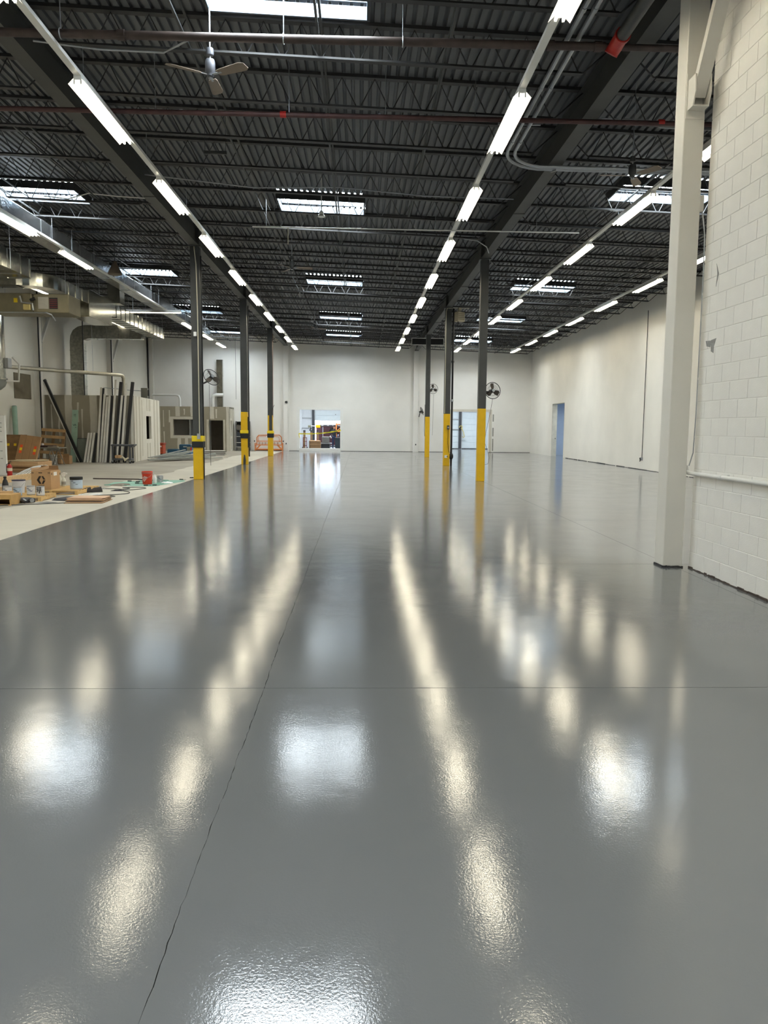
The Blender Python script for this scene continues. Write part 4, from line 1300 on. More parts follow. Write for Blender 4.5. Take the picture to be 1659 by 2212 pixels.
def ribbed_duct(t, x0, x1, y0, y1, z0, z1, step=0.62):
    n = max(1, int(round((y1 - y0) / step)))
    for q in range(n):
        a = y0 + (y1 - y0) * q / n
        b = y0 + (y1 - y0) * (q + 1) / n
        box(x0, x1, a, b - 0.02, z0, z1).build('duct_section', GALV, t, world=True)
        box(x0 - 0.018, x1 + 0.018, b - 0.02, b, z0 - 0.018, z1 + 0.018).build('seam_flange', GALV, t, world=True)


t = thing('ribbed_duct', 'galvanized ribbed duct with capped end entering from the left edge', 'duct', (-10.3, 18, 6.1), 0, 'galvanized ducts of the left bay')
ribbed_duct(t, -10.65, -10.0, 13.0, 24.4, 6.10, 6.64)
box(-10.67, -9.98, 24.4, 24.43, 6.08, 6.66).build('end_cap', GALV, t, world=True)
for y in (15, 19, 23):
    for x in (-10.69, -9.96):
        MB().cyl((x, y, 6.1), (x, y, zb(x)), 0.008, 5).build('hanger_rod', CONDUIT, t, world=True)
t = thing('elbow_duct', 'galvanized duct turning from the left wall and running back beside the furnace', 'duct', (-10.2, 32, 6.02), 0, 'galvanized ducts of the left bay')
for q in range(5):
    a = -14.3 + q * 0.68
    box(a, a + 0.66, 25.5, 26.1, 6.08, 6.50).build('duct_section', GALV, t, world=True)
    box(a + 0.66, a + 0.68, 25.48, 26.12, 6.06, 6.52).build('seam_flange', GALV, t, world=True)
el = MB()
ang = [PI / 2 * k / 8 for k in range(9)]
inner = [(-10.9 + 0.35 * math.sin(a), 26.6 - 0.5 * math.cos(a)) for a in ang]
outer = [(-10.9 + 1.0 * math.sin(a), 26.6 - 1.1 * math.cos(a)) for a in ang]
vs = [(p[0], p[1], z) for z in (6.08, 6.50) for pr in zip(inner, outer) for p in pr]
fs = []
N = 18
for k in range(8):
    i = 2 * k
    fs += [(i, i + 1, i + 3, i + 2), (N + i, N + i + 2, N + i + 3, N + i + 1), (i + 1, N + i + 1, N + i + 3, i + 3), (i, i + 2, N + i + 2, N + i)]
fs += [(0, N, N + 1, 1), (16, 17, N + 17, N + 16)]
el.add(vs, fs).build('elbow', GALV, t, world=True)
ribbed_duct(t, -10.55, -9.9, 26.62, 29.2, 6.08, 6.50)
MB().chbox(-10.62, -9.88, 29.22, 31.8, 5.62, 6.60, 0.02).build('plenum', GALV, t, world=True)
ribbed_duct(t, -10.5, -9.9, 31.82, 40.0, 6.02, 6.52)
box(-10.52, -9.88, 40.0, 40.03, 6.0, 6.54).build('end_cap', GALV, t, world=True)
MB().box(-9.62, -9.16, 30.5, 31.1, 6.30, 7.05).build('takeoff', GALV, t, world=True)
box(-9.88, -9.62, 30.5, 31.1, 6.30, 6.55).build('takeoff', GALV, t, world=True)
for y in (28.0, 32.5, 34.5, 36.5, 39.5):
    for x in (-10.58, -9.82):
        MB().cyl((x, y, 6.1), (x, y, zb(x)), 0.007, 5).build('hanger_rod', CONDUIT, t, world=True)
t = thing('drop_duct', 'galvanized duct with rounded corner dropping along the left wall into the booth', 'duct', (-13.8, 39.0, 3.04), 0, 'galvanized ducts of the left bay')
prof = [(-14.11, 5.3), (-13.49, 5.3), (-13.49, 5.62), (-13.42, 5.79), (-13.22, 5.86), (-12.9, 5.86), (-12.9, 6.5), (-13.38, 6.5), (-13.70, 6.42), (-13.94, 6.25), (-14.07, 5.99), (-14.11, 5.68)]
MB().prism(prof, 'y', 38.75, 39.25).build('elbow', GALV, t, world=True)
for q in range(4):
    a = -12.9 + q * 0.56
    box(a + 0.02, a + 0.56, 38.75, 39.25, 5.86, 6.5).build('duct_section', GALV, t, world=True)
    box(a, a + 0.02, 38.73, 39.27, 5.84, 6.52).build('seam_flange', GALV, t, world=True)
for q in range(4):
    z = 3.04 + q * 0.565
    box(-14.11, -13.49, 38.75, 39.25, z, z + 0.545).build('duct_section', GALV, t, world=True)
    box(-14.13, -13.47, 38.73, 39.27, z + 0.545, z + 0.565).build('seam_flange', GALV, t, world=True)
TANF = M('tan_furnace_enamel', (126, 120, 98), 0.4, 0.45, var=0.1)
t = thing('furnace', 'brown metal furnace cabinet with yellow sticker and louvred panel hung at the left edge', 'furnace', (-11.15, 26.75, 5.33))
MB().chbox(-0.95, 0.45, -0.6, 0.6, 0.0, 0.60, 0.015).build('cabinet', TANF, t)
MB().chbox(0.46, 1.60, -0.5, 0.6, 0.0, 0.60, 0.015).build('cabinet', TANF, t)
box(0.62, 0.95, -0.506, -0.5, 0.12, 0.50).build('label_panel', M('pale_label', (176, 172, 160), 0.6), t)
lv = box(0.98, 1.25, -0.506, -0.5, 0.12, 0.48).build('louver_recess', BLACK, t)
for z in (0.16, 0.22, 0.28, 0.34, 0.40):
    box(0.99, 1.24, -0.514, -0.506, z, z + 0.02).build('louver', M('dark_red_paint', (110, 26, 26), 0.5), lv)
box(-0.12, 0.0, -0.606, -0.6, 0.30, 0.44).build('yellow_sticker', YELLOW2, t)
MB().tube([(0.1, -0.66, 0.5), (0.15, -0.66, 0.30), (0.5, -0.66, 0.26), (0.52, -0.66, 0.05)], 0.03, 6).build('flue_pipe', CONDUIT, t)
MB().cyl((0.45, -0.70, 0.36), (0.6, -0.70, 0.42), 0.05, 8).build('inducer', BLACK, t)
MB().chbox(0.2, 0.42, -0.68, -0.6, 0.06, 0.24, 0.01).build('gas_valve', M('pale_brass', (206, 190, 130), 0.35, 0.5), t)
for x in (-0.9, 1.5):
    for yy in (-0.45, 0.55):
        MB().cyl((x, yy, 0.58), (x, yy, 2.1), 0.009, 5).build('hanger_rod', CONDUIT, t)
t = thing('gas_line', 'thin grey pipe along the foot of the hung furnace', 'pipe', (-12.2, 26.05, 5.27))
MB().tube([(-14.3, 26.05, 5.30), (-10.2, 26.05, 5.30), (-10.05, 26.08, 5.24), (-10.05, 26.4, 5.1)], 0.025, 6).build('pipe', CONDUIT, t, world=True)
for x in (-13.5, -12.4):
    MB().cyl((x, 26.25, 5.3), (x, 26.25, 7.55), 0.006, 5).build('hanger_rod', CONDUIT, t, world=True)
t = thing('round_hopper', 'large grey round hopper with domed bottom at the left edge', 'hopper', (-13.32, 29.0, 2.88))
MB().lathe([(0.05, 0.0), (0.22, 0.06), (0.36, 0.18), (0.42, 0.32), (0.42, 0.42)], 0, 0, 0, 24).build('dome', M('grey_hopper_paint', (138, 142, 140), 0.5, var=0.06), t, smooth=True)
MB().lathe([(0.45, 0.42), (0.45, 0.47), (0.40, 0.48), (0.40, 2.9), (0.3, 3.1)], 0, 0, 0, 24).build('drum', GALV, t, smooth=True)
box(0.36, 0.52, 0.0, 0.3, 0.85, 1.2).build('side_box', CONDUIT, t)
MB().tube([(0.4, 0.05, 0.38), (0.75, 0.3, 0.38), (0.78, 0.32, 1.0), (0.6, 0.2, 1.25)], 0.04, 6).build('bypass_pipe', WHITE, t)
for a in (0.6, 2.2, 3.8):
    MB().cyl((0.3 * math.cos(a), 0.3 * math.sin(a), 3.0), (0.3 * math.cos(a), 0.3 * math.sin(a), 4.8), 0.01, 5).build('hanger_rod', CONDUIT, t)
t = thing('insulated_pipe', 'silver insulated pipe crossing to the booth and turning down into it', 'pipe', (-12.8, 35.2, 3.06))
MB().tube([(-14.2, 31.9, 3.98), (-12.9, 34.9, 4.02), (-11.56, 37.95, 4.08), (-11.45, 38.15, 4.06), (-11.41, 38.22, 3.94), (-11.41, 38.22, 3.04)], 0.085, 10).build('pipe', M('silver_jacket', (190, 186, 170), 0.3, 0.7, var=0.1, bump=0.2, bscale=20), t, world=True, smooth=True)
for p in ((-13.42, 33.7), (-12.24, 36.4)):
    MB().cyl((p[0], p[1], 4.08), (p[0], p[1], 7.5), 0.007, 5).build('hanger_rod', CONDUIT, t, world=True)
t = thing('horn_speaker', 'brown cone-shaped horn hanging beside the foil duct', 'horn', (-7.94, 26.0, 6.52))
MB().lathe([(0.06, 0.42), (0.08, 0.34), (0.20, 0.10), (0.23, 0.02), (0.20, 0.0)], 0, 0, 0, 18).build('cone', M('brown_horn', (92, 80, 66), 0.6), t, smooth=True)
MB().cyl((0, 0, 0.4), (0, 0, 0.95), 0.012, 6).build('rod', STEELD, t)
for k, (x, yy, z0, z1, lab) in enumerate(((-13.0, 37.4, 3.02, 6.9, 'black pipe standing on the booth in front of the drop duct'), (-7.62, 43.6, 2.98, 7.3, 'thin dark pipe above the drywall office right of the chimney duct'))):
    if k == 1: continue
    tag(MB().cyl((x, yy, z0), (x, yy, z1), 0.026, 8).build('black_pipe', BLACK), lab, 'pipe')
tag(MB().chbox(XL + 0.001, XL + 0.03, 33.3, 34.95, 2.78, 3.85, 0.004).build('wall_board', M('grey_brown_board', (106, 98, 80), 0.8, var=0.15, scale=3)), 'grey-brown square board fixed on the left wall under the silver pipe', 'board')
t = thing('disconnect_box', 'grey electrical box standing on the roof of the drywall booth', 'electrical box', (-10.95, 40.2, 3.02))
MB().chbox(-0.16, 0.16, -0.12, 0.12, 0.0, 0.55, 0.01).build('case', M('grey_switchgear', (110, 112, 104), 0.5), t)
box(0.16, 0.24, -0.05, 0.05, 0.15, 0.45).build('handle', STEELD, t)
MB().tube([(-0.1, 0.1, 0.4), (-0.8, 0.5, 0.45), (-2.4, 1.0, 0.6)], 0.015, 5).build('conduit', CONDUIT, t)
t = thing('chimney_duct', 'tall narrow galvanized duct against the back wall above the office', 'duct', (-9.6, 54.08, 2.96), 0, 'galvanized ducts of the left bay')
for q in range(3):
    box(-0.19, 0.19, -0.16, 0.16, q * 1.07, q * 1.07 + 1.05).build('duct_section', GALV, t)
    box(-0.21, 0.21, -0.18, 0.18, q * 1.07 + 1.05, q * 1.07 + 1.07).build('seam_flange', GALV, t)
WPIPE = M('white_insulation', (222, 222, 218), 0.4, 0.1, var=0.05)
for x0, x1, yy, z1, lab in ((-14.0, -12.17, 53.3, 3.74, 'thin white pipe bending down into the office roof on the left'), (-9.25, -9.98, 53.35, 3.76, 'thick white insulated elbow pipe beside the chimney duct')):
    r = 0.07 if x0 < -13 else 0.13
    s = 1 if x1 > x0 else -1
    tag(MB().tube([(x0, yy, z1), (x1 - s * 0.25, yy, z1), (x1 - s * 0.08, yy, z1 - 0.06), (x1, yy, z1 - 0.25), (x1, yy, 2.96)], r, 10).build('white_pipe', WPIPE, None, True), lab, 'pipe', 'white pipes on the office')


# ================================================================ DRYWALL BOOTH AND OFFICE
def band(t, m, u0, u1, z0, z1, off=-0.004, mat=MUD, nm='joint_band'):
    """thin smear of joint compound with slightly uneven edges, on the local plane y=0 (front -y)"""
    rr = random.Random(int(u0 * 1000) + int(z0 * 77))
    n = max(2, int((z1 - z0) / 0.35))
    if (u1 - u0) > (z1 - z0):
        poly = [(u0, z0), (u1, z0), (u1, z1), (u0, z1)]
    else:
        poly = [(u1 + rr.uniform(-0.02, 0.02), z0 + (z1 - z0) * k / n) for k in range(n + 1)] + [(u0 + rr.uniform(-0.02, 0.02), z1 - (z1 - z0) * k / n) for k in range(n + 1)]
    return MB().prism(poly, 'y', off, 0.0).xf(m).build(nm, mat, t)


def wall_pieces(t, m, L, H, holes, th=0.12, mat=DRYWALL, nm='drywall_sheet'):
    """sheets 1.22 m wide around rectangular holes, local plane y=0..th"""
    us = [0.0]
    while us[-1] + 1.22 < L - 0.05:
        us.append(us[-1] + 1.22)
    us.append(L)
    for h in holes:
        us += [h[0], h[1]]
    us = sorted(set(round(u, 3) for u in us))
    for a, b in zip(us[:-1], us[1:]):
        mid = (a + b) / 2
        hs = [h for h in holes if h[0] < mid < h[1]]
        if not hs:
            box(a, b, 0, th, 0, H).xf(m).build(nm, mat, t)
        else:
            h = hs[0]
            if h[2] > 0.02:
                box(a, b, 0, th, 0, h[2]).xf(m).build(nm, mat, t)
            box(a, b, 0, th, h[3], H).xf(m).build(nm, mat, t)


BX0, BX1, BYF = -14.45, -10.35, 36.08
BH = 3.03
t = thing('drywall_booth', 'unfinished drywall booth with one window behind the leaning tubes', 'booth', (BX1, BYF, 0))
I = Matrix.Translation((BX0 - BX1, 0, 0))
wall_pieces(t, I, BX1 - BX0, BH, [])
for u0, u1, z0, z1 in ((0.0, 0.12, 0, BH), (1.0, 1.32, 0, BH), (2.12, 2.45, 0, BH), (3.4, 3.72, 0, BH), (0.35, 0.42, 1.0, 2.6), (0.68, 0.75, 0.9, 2.3), (1.72, 1.79, 0.9, 2.4), (1.55, 1.62, 1.8, 2.7), (2.8, 2.87, 0.6, 2.2), (3.95, 4.1, 0, BH)):
    band(t, I, u0, u1, z0, z1)
ang = math.atan2(43.2 - BYF, -0.65)
sm = Matrix.Rotation(ang, 4, 'Z')
SL = math.hypot(43.2 - BYF, 0.65)
MUDW = M('skim_coat', (222, 218, 206), 0.7, var=0.04, scale=3)
wall_pieces(t, sm, SL, BH, [(3.15, 4.55, 1.0, 2.15)], 0.12, MUDW)
for u0, u1, z0, z1 in ((0.45, 0.75, 0.0, BH), (1.25, 1.55, 0, BH), (1.95, 2.1, 0.2, 2.9), (3.2, 3.5, 0.05, 0.8), (3.9, 4.2, 0.05, 0.8), (3.3, 3.5, 2.4, 3.0), (3.9, 4.4, 2.4, 3.0), (5.3, 5.7, 0, BH), (6.2, 6.6, 0, BH)):
    band(t, sm, u0, u1, z0, z1, mat=M('damp_drywall', (194, 188, 172), 0.8, var=0.05))
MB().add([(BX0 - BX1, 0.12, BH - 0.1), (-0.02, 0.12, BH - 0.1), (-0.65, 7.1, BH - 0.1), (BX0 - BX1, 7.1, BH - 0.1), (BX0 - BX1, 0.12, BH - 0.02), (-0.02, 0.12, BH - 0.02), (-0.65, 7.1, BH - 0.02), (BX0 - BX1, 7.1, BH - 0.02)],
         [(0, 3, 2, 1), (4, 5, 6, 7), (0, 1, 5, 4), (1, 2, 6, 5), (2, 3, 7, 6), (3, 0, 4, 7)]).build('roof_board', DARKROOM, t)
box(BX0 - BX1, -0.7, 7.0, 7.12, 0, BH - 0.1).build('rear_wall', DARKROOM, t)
t = thing('safety_can', 'red-orange can standing inside the booth window', 'can', (-11.4, 40.6, 0))
MB().lathe([(0.16, 0.0), (0.17, 0.9), (0.15, 1.15), (0.06, 1.3), (0.05, 1.38)], 0, 0, 0, 16).build('drum', M('orange_red_plastic', (206, 80, 44), 0.5), t, smooth=True)
MB().tube([(-0.06, 0, 1.3), (-0.09, 0, 1.42), (0.09, 0, 1.42), (0.06, 0, 1.3)], 0.012, 5).build('handle', BLACK, t)

OX0, OX1, OY, OH = -14.45, -8.70, 52.26, 2.95
t = thing('drywall_office', 'unfinished drywall office with window and doorway in the far left corner', 'office', (OX0, OY, 0))
I = Matrix.Identity(4)
wall_pieces(t, I, OX1 - OX0, OH, [(2.06, 3.75, 1.05, 2.09), (4.40, 5.34, 0.0, 2.05)])
for u0, u1, z0, z1 in ((0.9, 1.2, 0, OH), (1.38, 1.45, 1.6, 2.7), (1.4, 1.47, 0.3, 1.3), (1.75, 1.85, 1.9, 2.7), (2.2, 2.5, 2.3, OH), (2.75, 2.82, 2.4, 2.8), (3.2, 3.5, 2.3, OH), (1.84, 3.95, 2.11, 2.28), (1.84, 3.95, 0.85, 1.03), (1.84, 2.04, 1.03, 2.11),
                       (2.3, 2.55, 0.0, 0.85), (2.8, 3.0, 0.0, 0.85), (4.25, 4.38, 0, 2.1), (4.45, 4.75, 2.15, OH), (5.36, 5.45, 0, 2.1), (4.85, 4.95, 2.2, 2.8), (5.55, 5.75, 0, OH)):
    band(t, I, u0, u1, z0, z1)
so = Matrix.Translation((OX1 - OX0, 0, 0)) @ Matrix.Rotation(PI / 2, 4, 'Z')
wall_pieces(t, so, 2.0, OH, [(0.55, 1.15, 1.0, 2.05)], 0.12, MUDW)
for u0, u1, z0, z1 in ((0.15, 0.32, 0, OH), (0.6, 0.85, 2.2, 2.9), (0.65, 0.9, 0.1, 0.85), (1.3, 1.6, 0, OH)):
    band(t, so, u0, u1, z0, z1, mat=M('damp_drywall', (194, 188, 172), 0.8, var=0.05))
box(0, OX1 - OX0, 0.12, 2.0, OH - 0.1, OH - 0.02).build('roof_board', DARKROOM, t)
box(3.0, 3.06, 0.5, 1.9, 0, OH - 0.12).build('partition', M('pale_partition', (186, 190, 196), 0.7), t)
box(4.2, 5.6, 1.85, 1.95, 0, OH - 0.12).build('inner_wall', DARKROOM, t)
for x in (4.32, 5.39):
    box(x - 0.05, x + 0.03, -0.012, 0.13, 0, 2.08).build('door_stud', M('pale_stud', (196, 190, 176), 0.7), t)

# shelving unit by the back wall
t = thing('shelf_unit', 'dark shelving unit with white shelves between office and second column', 'shelf', (-8.05, 53.95, 0))
for x in (-0.45, 0.45):
    for yy in (-0.2, 0.2):
        box(x - 0.02, x + 0.02, yy - 0.02, yy + 0.02, 0, 2.02).build('post', STEELD, t)
for z in (0.28, 0.58, 0.98, 1.42, 1.98):
    box(-0.47, 0.47, -0.22, 0.22, z - 0.03, z).build('shelf_board', WHITE if z < 1.1 else STEELD, t)
box(-0.47, 0.47, 0.21, 0.22, 0.25, 2.0).build('back_panel', STEELD, t)
for k, (x, z, w, h, c, lab) in enumerate(((-0.2, 0.28, 0.4, 0.24, (40, 44, 50), 'dark bin on the lowest shelf beside the office'), (-0.18, 0.58, 0.42, 0.32, (34, 38, 46), 'dark bin on the second shelf beside the office'),
                                         (-0.2, 0.98, 0.4, 0.30, (46, 52, 60), 'blue-grey bin on the third shelf beside the office'), (-0.2, 1.42, 0.42, 0.34, (92, 86, 80), 'brown-grey carton on the top shelf beside the office'))):
    b = thing('storage_bin', lab, 'bin', (-8.05 + x, 53.9, z), 0, 'bins on the shelving unit')
    MB().chbox(-w / 2, w / 2, -0.16, 0.16, 0, h, 0.01).build('tub', M('bin_%d' % k, c, 0.6), b)
    box(-w / 2 - 0.01, w / 2 + 0.01, -0.17, 0.17, h, h + 0.02).build('lid', M('bin_lid', (60, 60, 62), 0.6), b)

# orange tubular rack
t = thing('orange_rack', 'orange tubular steel rack standing against the back wall', 'rack', (-6.22, 53.5, 0))
W_ = 0.92
for yy in (-0.25, 0.25):
    MB().tube([(-W_, yy, 0.02), (-W_, yy, 0.55)], 0.03, 6).build('leg', OR, t)
    MB().tube([(W_, yy, 0.02), (W_, yy, 0.55)], 0.03, 6).build('leg', OR, t)
    for z in (0.13, 0.42):
        MB().tube([(-W_, yy, z), (W_, yy, z)], 0.032, 6).build('rail', OR, t)
    MB().bar((-W_, yy, 0.06), (-0.6, yy, 0.4), 0.05, 0.05, (0, 1, 0)).build('brace', OR, t)
    MB().bar((W_, yy, 0.06), (0.6, yy, 0.4), 0.05, 0.05, (0, 1, 0)).build('brace', OR, t)
MB().tube([(-W_ + 0.08, 0.2, 0.45), (-W_ + 0.08, 0.2, 0.92), (-W_ + 0.2, 0.2, 1.07), (-0.1, 0.2, 1.09), (W_ - 0.22, 0.2, 1.09), (W_ - 0.09, 0.2, 0.95), (W_ - 0.06, 0.2, 0.45)], 0.036, 8).build('hoop', OR, t, smooth=True)
MB().tube([(-W_ + 0.2, 0.1, 0.62), (-W_ + 0.2, 0.1, 0.98), (-0.2, 0.1, 1.0)], 0.025, 6).build('inner_hoop', OR, t)
MB().tube([(0.25, 0.1, 1.0), (W_ - 0.25, 0.1, 0.98), (W_ - 0.2, 0.1, 0.62)], 0.025, 6).build('inner_hoop', OR, t)
MB().tube([(-W_ + 0.08, 0.0, 0.68), (W_ - 0.06, 0.0, 0.68)], 0.03, 6).build('rail', OR, t)
box(-W_ + 0.05, W_ - 0.05, -0.2, 0.2, 0.05, 0.11).build('deck_plate', M('rust_plate', (150, 84, 44), 0.7), t)
for k in range(7):
    x = -0.65 + k * 0.21
    MB().chbox(x - 0.07, x + 0.07, -0.12, 0.08, 0.455, 0.62, 0.02).build('clamp_block', M('pale_pink_block', (196, 168, 150), 0.6), t)
for x in (-W_ - 0.06, W_ + 0.06):
    MB().cyl((x - 0.03, 0, 0.68), (x + 0.03, 0, 0.68), 0.05, 10).build('end_knob', BLACK, t)

# ================================================================ LEANING STEEL TUBES
PRIM = M('grey_primer', (212, 208, 198), 0.55, var=0.05)
TBLK = M('satin_black_tube', (24, 24, 26), 0.4, var=0.15)


def channel(p0, p1, w, d, th=0.012):
    """open U channel from p0 to p1 (open side away from the viewer)"""
    p0 = Vector(p0); p1 = Vector(p1)
    u = (p1 - p0).normalized()
    s = Vector((1, 0, 0))
    s = (s - u * s.dot(u)).normalized()
    f = u.cross(s).normalized()
    if f.y > 0:
        f = -f
    prof = [(-w / 2, 0), (w / 2, 0), (w / 2, d), (w / 2 - th, d), (w / 2 - th, th), (-w / 2 + th, th), (-w / 2 + th, d), (-w / 2, d)]
    n = len(prof)
    vs = [p + s * a - f * b for p in (p0, p1) for a, b in prof]
    fs = [(i, (i + 1) % n, n + (i + 1) % n, n + i) for i in range(n)] + [(0, 1, 4, 5), (1, 2, 3, 4), (0, 5, 6, 7), (n + 5, n + 4, n + 1, n), (n + 4, n + 3, n + 2, n + 1), (n + 7, n + 6, n + 5, n)]
    return MB().add(vs, fs)


def px(zx): return -12.42 + (80 + zx / 7.54 - 184) * 0.0208


def pz(zy): return 1.7 - (800 + zy / 7.54 - 921.0) * 35.6 / 1673.0


tall = [(990, 1022, 315, 'w'), (1012, 1048, 325, 'b'), (1036, 1082, 420, 'w'), (1078, 1126, 465, 'w'), (1120, 1165, 445, 'w'), (1152, 1196, 450, 'b'), (1202, 1256, 190, 'w'), (1262, 1335, 222, 'b'), (1300, 1366, 440, 'w'), (1330, 1388, 442, 'b'), (1376, 1430, 255, 'w'), (1425, 1525, 222, 'b')]
names = {'w': 'pale grey', 'b': 'black'}
cnt = {'w': 0, 'b': 0}
for k, (b, tp_, zy, c) in enumerate(tall):
    cnt[c] += 1
    lab = 'tall %s steel channel leaning on the booth, %s %s one from the left' % (names[c], ('first', 'second', 'third', 'fourth', 'fifth', 'sixth', 'seventh')[cnt[c] - 1], names[c].split()[-1])
    w = 0.085 if c == 'w' else 0.10
    if k in (7, 11):
        w = 0.15
    z = pz(zy)
    lean = 0.50 if z < 3.1 else 0.50 * 3.03 / z * (z / 3.03)
    yb_ = 35.42 + (0.0 if c == 'w' else 0.06)
    yt_ = 35.42 + (36.03 - 35.42) * min(1.0, z / 3.03) + (0.0 if z < 3.03 else (z - 3.03) * 0.2) - (0.10 if c == 'w' else 0.03)
    o = channel((px(b), yb_, 0.0), (px(tp_), yt_, z), w, 0.05).build('steel_channel', PRIM if c == 'w' else TBLK)
    tag(o, lab, 'channel', 'tall channels leaning on the booth')
for k, (b, tp_, c) in enumerate(((792, 832, 'w'), (838, 874, 'w'), (884, 922, 'w'), (930, 962, 'b'))):
    lab = 'short %s steel channel leaning on the booth%s' % (names[c], (', %s from the left' % ('first', 'second', 'third')[k]) if c == 'w' else '')
    tag(channel((px(b), 35.35, 0.0), (px(tp_), 35.72, 1.33), 0.085, 0.05).build('steel_channel', PRIM if c == 'w' else TBLK), lab, 'channel', 'short channels leaning on the booth')
t = thing('long_tube', 'long black tube leaning diagonally across the booth front', 'tube', (-12.52, 35.3, 0))
MB().bar((0, 0, 0.03), (-1.72, 0.62, 3.66), 0.11, 0.10, (0, 1, 0)).build('shaft', TBLK, t)
MB().bar((-0.06, -0.03, 0.02), (-1.80, 0.57, 3.62), 0.05, 0.02, (0, 1, 0)).build('pale_edge', PRIM, t)
MB().bar((-1.70, 0.615, 3.62), (-1.74, 0.625, 3.70), 0.125, 0.115, (0, 1, 0)).build('end_cap', STEELD, t)

# green boards
GRN = M('pale_green_board', (160, 188, 170), 0.7, var=0.08)
t = thing('green_board', 'pale green board with vertical printing leaning on the booth', 'board', (-12.98, 35.62, 0))
MB().add([(-0.14, -0.02, 0), (0.13, -0.02, 0), (0.15, 0.40, 2.36), (-0.12, 0.40, 2.36), (-0.14, 0.0, 0), (0.13, 0.0, 0), (0.15, 0.42, 2.36), (-0.12, 0.42, 2.36)], [(0, 1, 2, 3), (7, 6, 5, 4), (0, 4, 5, 1), (1, 5, 6, 2), (2, 6, 7, 3), (3, 7, 4, 0)]).build('sheet', GRN, t)
_lean = math.atan2(2.36, 0.42)
for z, s_, tx in ((1.62, 0.22, '15'), (0.55, 0.20, '16'), (2.08, 0.14, '1/2')):
    text_mesh('printing', tx, s_, M('dark_green_print', (30, 60, 56), 0.7), t, (0.0 + z * 0.006, -0.024 + 0.178 * z, z), (_lean, 0, 0) if False else (_lean, -PI / 2, 0), 0.001)
t = thing('green_tube', 'green cardboard tube leaning on the left wall behind the cartons', 'tube', (-14.2, 32.7, 0))
MB().cyl((0.1, -0.3, 0.0), (-0.16, 0.25, 2.42), 0.10, 16).build('tube', M('green_tube_paper', (140, 168, 152), 0.7, var=0.1), t, smooth=True)
MB().cyl((-0.16, 0.25, 2.42), (-0.162, 0.254, 2.44), 0.085, 16).build('end_plug', M('dark_green_print', (30, 60, 56), 0.7), t)
t = thing('glass_frame', 'thin dark framed glass sheet leaning on the booth behind the diagonal tube', 'glass sheet', (-12.62, 35.55, 0))
mg = Matrix.Rotation(-0.22, 4, 'X')
for a in ((-0.22, 0.22, -0.01, 0.01, 0.0, 0.025), (-0.22, 0.22, -0.01, 0.01, 1.08, 1.105), (-0.22, -0.195, -0.01, 0.01, 0.025, 1.08), (0.195, 0.22, -0.01, 0.01, 0.025, 1.08)):
    box(*a).xf(mg).build('edge', STEELD, t)
box(-0.195, 0.195, -0.003, 0.003, 0.025, 1.08).xf(mg).build('pane', glass_mat('greenish_glass', (120, 130, 118), 0.55, 0.1), t)

# utility cart
GREYP = M('grey_cart_plastic', (70, 72, 76), 0.55, var=0.08)
t = thing('utility_cart', 'grey two-shelf utility cart in front of the leaning channels', 'cart', (-10.5, 34.9, 0))
MB().chbox(-0.48, 0.40, -0.26, 0.26, 0.76, 0.84, 0.02).build('top_tray', GREYP, t)
MB().chbox(-0.45, 0.38, -0.25, 0.25, 0.14, 0.22, 0.02).build('bottom_tray', GREYP, t)
MB().prism([(0.38, 0.70), (0.52, 0.80), (0.52, 0.85), (0.38, 0.84)], 'y', -0.24, 0.24).build('handle', GREYP, t)
for x in (-0.42, 0.34):
    for yy in (-0.22, 0.22):
        box(x - 0.03, x + 0.03, yy - 0.03, yy + 0.03, 0.22, 0.76).build('post', GREYP, t)
        MB().cyl((x, yy - 0.02, 0.06), (x, yy + 0.02, 0.06), 0.06, 12).build('caster', BLACKR, t)
        box(x - 0.02, x + 0.02, yy - 0.03, yy + 0.03, 0.06, 0.14).build('caster_fork', CONDUIT, t)
t = thing('parcel', 'small brown parcel on the lower shelf of the utility cart', 'parcel', (-10.72, 34.85, 0.22))
MB().chbox(-0.13, 0.13, -0.12, 0.12, 0, 0.14, 0.02).build('box', CARD, t)
box(-0.02, 0.02, -0.122, 0.122, 0.0, 0.142).build('tape_strip', CARDD, t)
t = thing('rag_pile', 'pale crumpled rag hanging over the lower shelf of the utility cart', 'rag', (-10.42, 34.66, 0.10))
MB().tube([(-0.15, 0.05, 0.14), (-0.05, -0.02, 0.18), (0.03, -0.05, 0.12), (0.05, -0.05, 0.02), (0.1, -0.03, 0.1), (0.18, 0.04, 0.14)], 0.04, 6).build('rag', M('cream_rag', (206, 198, 170), 0.9, var=0.1), t, smooth=True)

# ================================================================ FAR CLUTTER
t = thing('gang_box', 'orange-red tool chest at the corner of the drywall booth', 'tool chest', (-11.55, 44.9, 0))
MB().chbox(-0.40, 0.36, -0.3, 0.3, 0.08, 0.62, 0.02).build('chest', M('orange_red_paint', (196, 84, 52), 0.5), t)
MB().chbox(-0.42, 0.40, -0.32, 0.32, 0.62, 0.70, 0.02).build('lid', M('orange_red_dark', (166, 66, 42), 0.5), t)
for z in (0.22, 0.40):
    box(-0.38, 0.34, -0.308, -0.3, z, z + 0.012).build('seam', BLACK, t)
text_mesh('lettering', 'Tools', 0.10, WHITE, t, (0.2, -0.305, 0.5), (PI / 2, 0, 0)) if False else box(0.08, 0.28, -0.308, -0.3, 0.46, 0.54).build('badge', WHITE, t)
box(-0.36, 0.32, -0.26, 0.26, 0.0, 0.08).build('skid', BLACK, t)
BLU = M('dark_teal_blue', (24, 74, 100), 0.6, var=0.08)
BLU2 = M('bright_tool_blue', (56, 118, 176), 0.5, var=0.06)
t = thing('blue_case', 'low dark blue tool case in front of the office window', 'tool case', (-10.62, 44.6, 0), 0, 'blue tool cases')
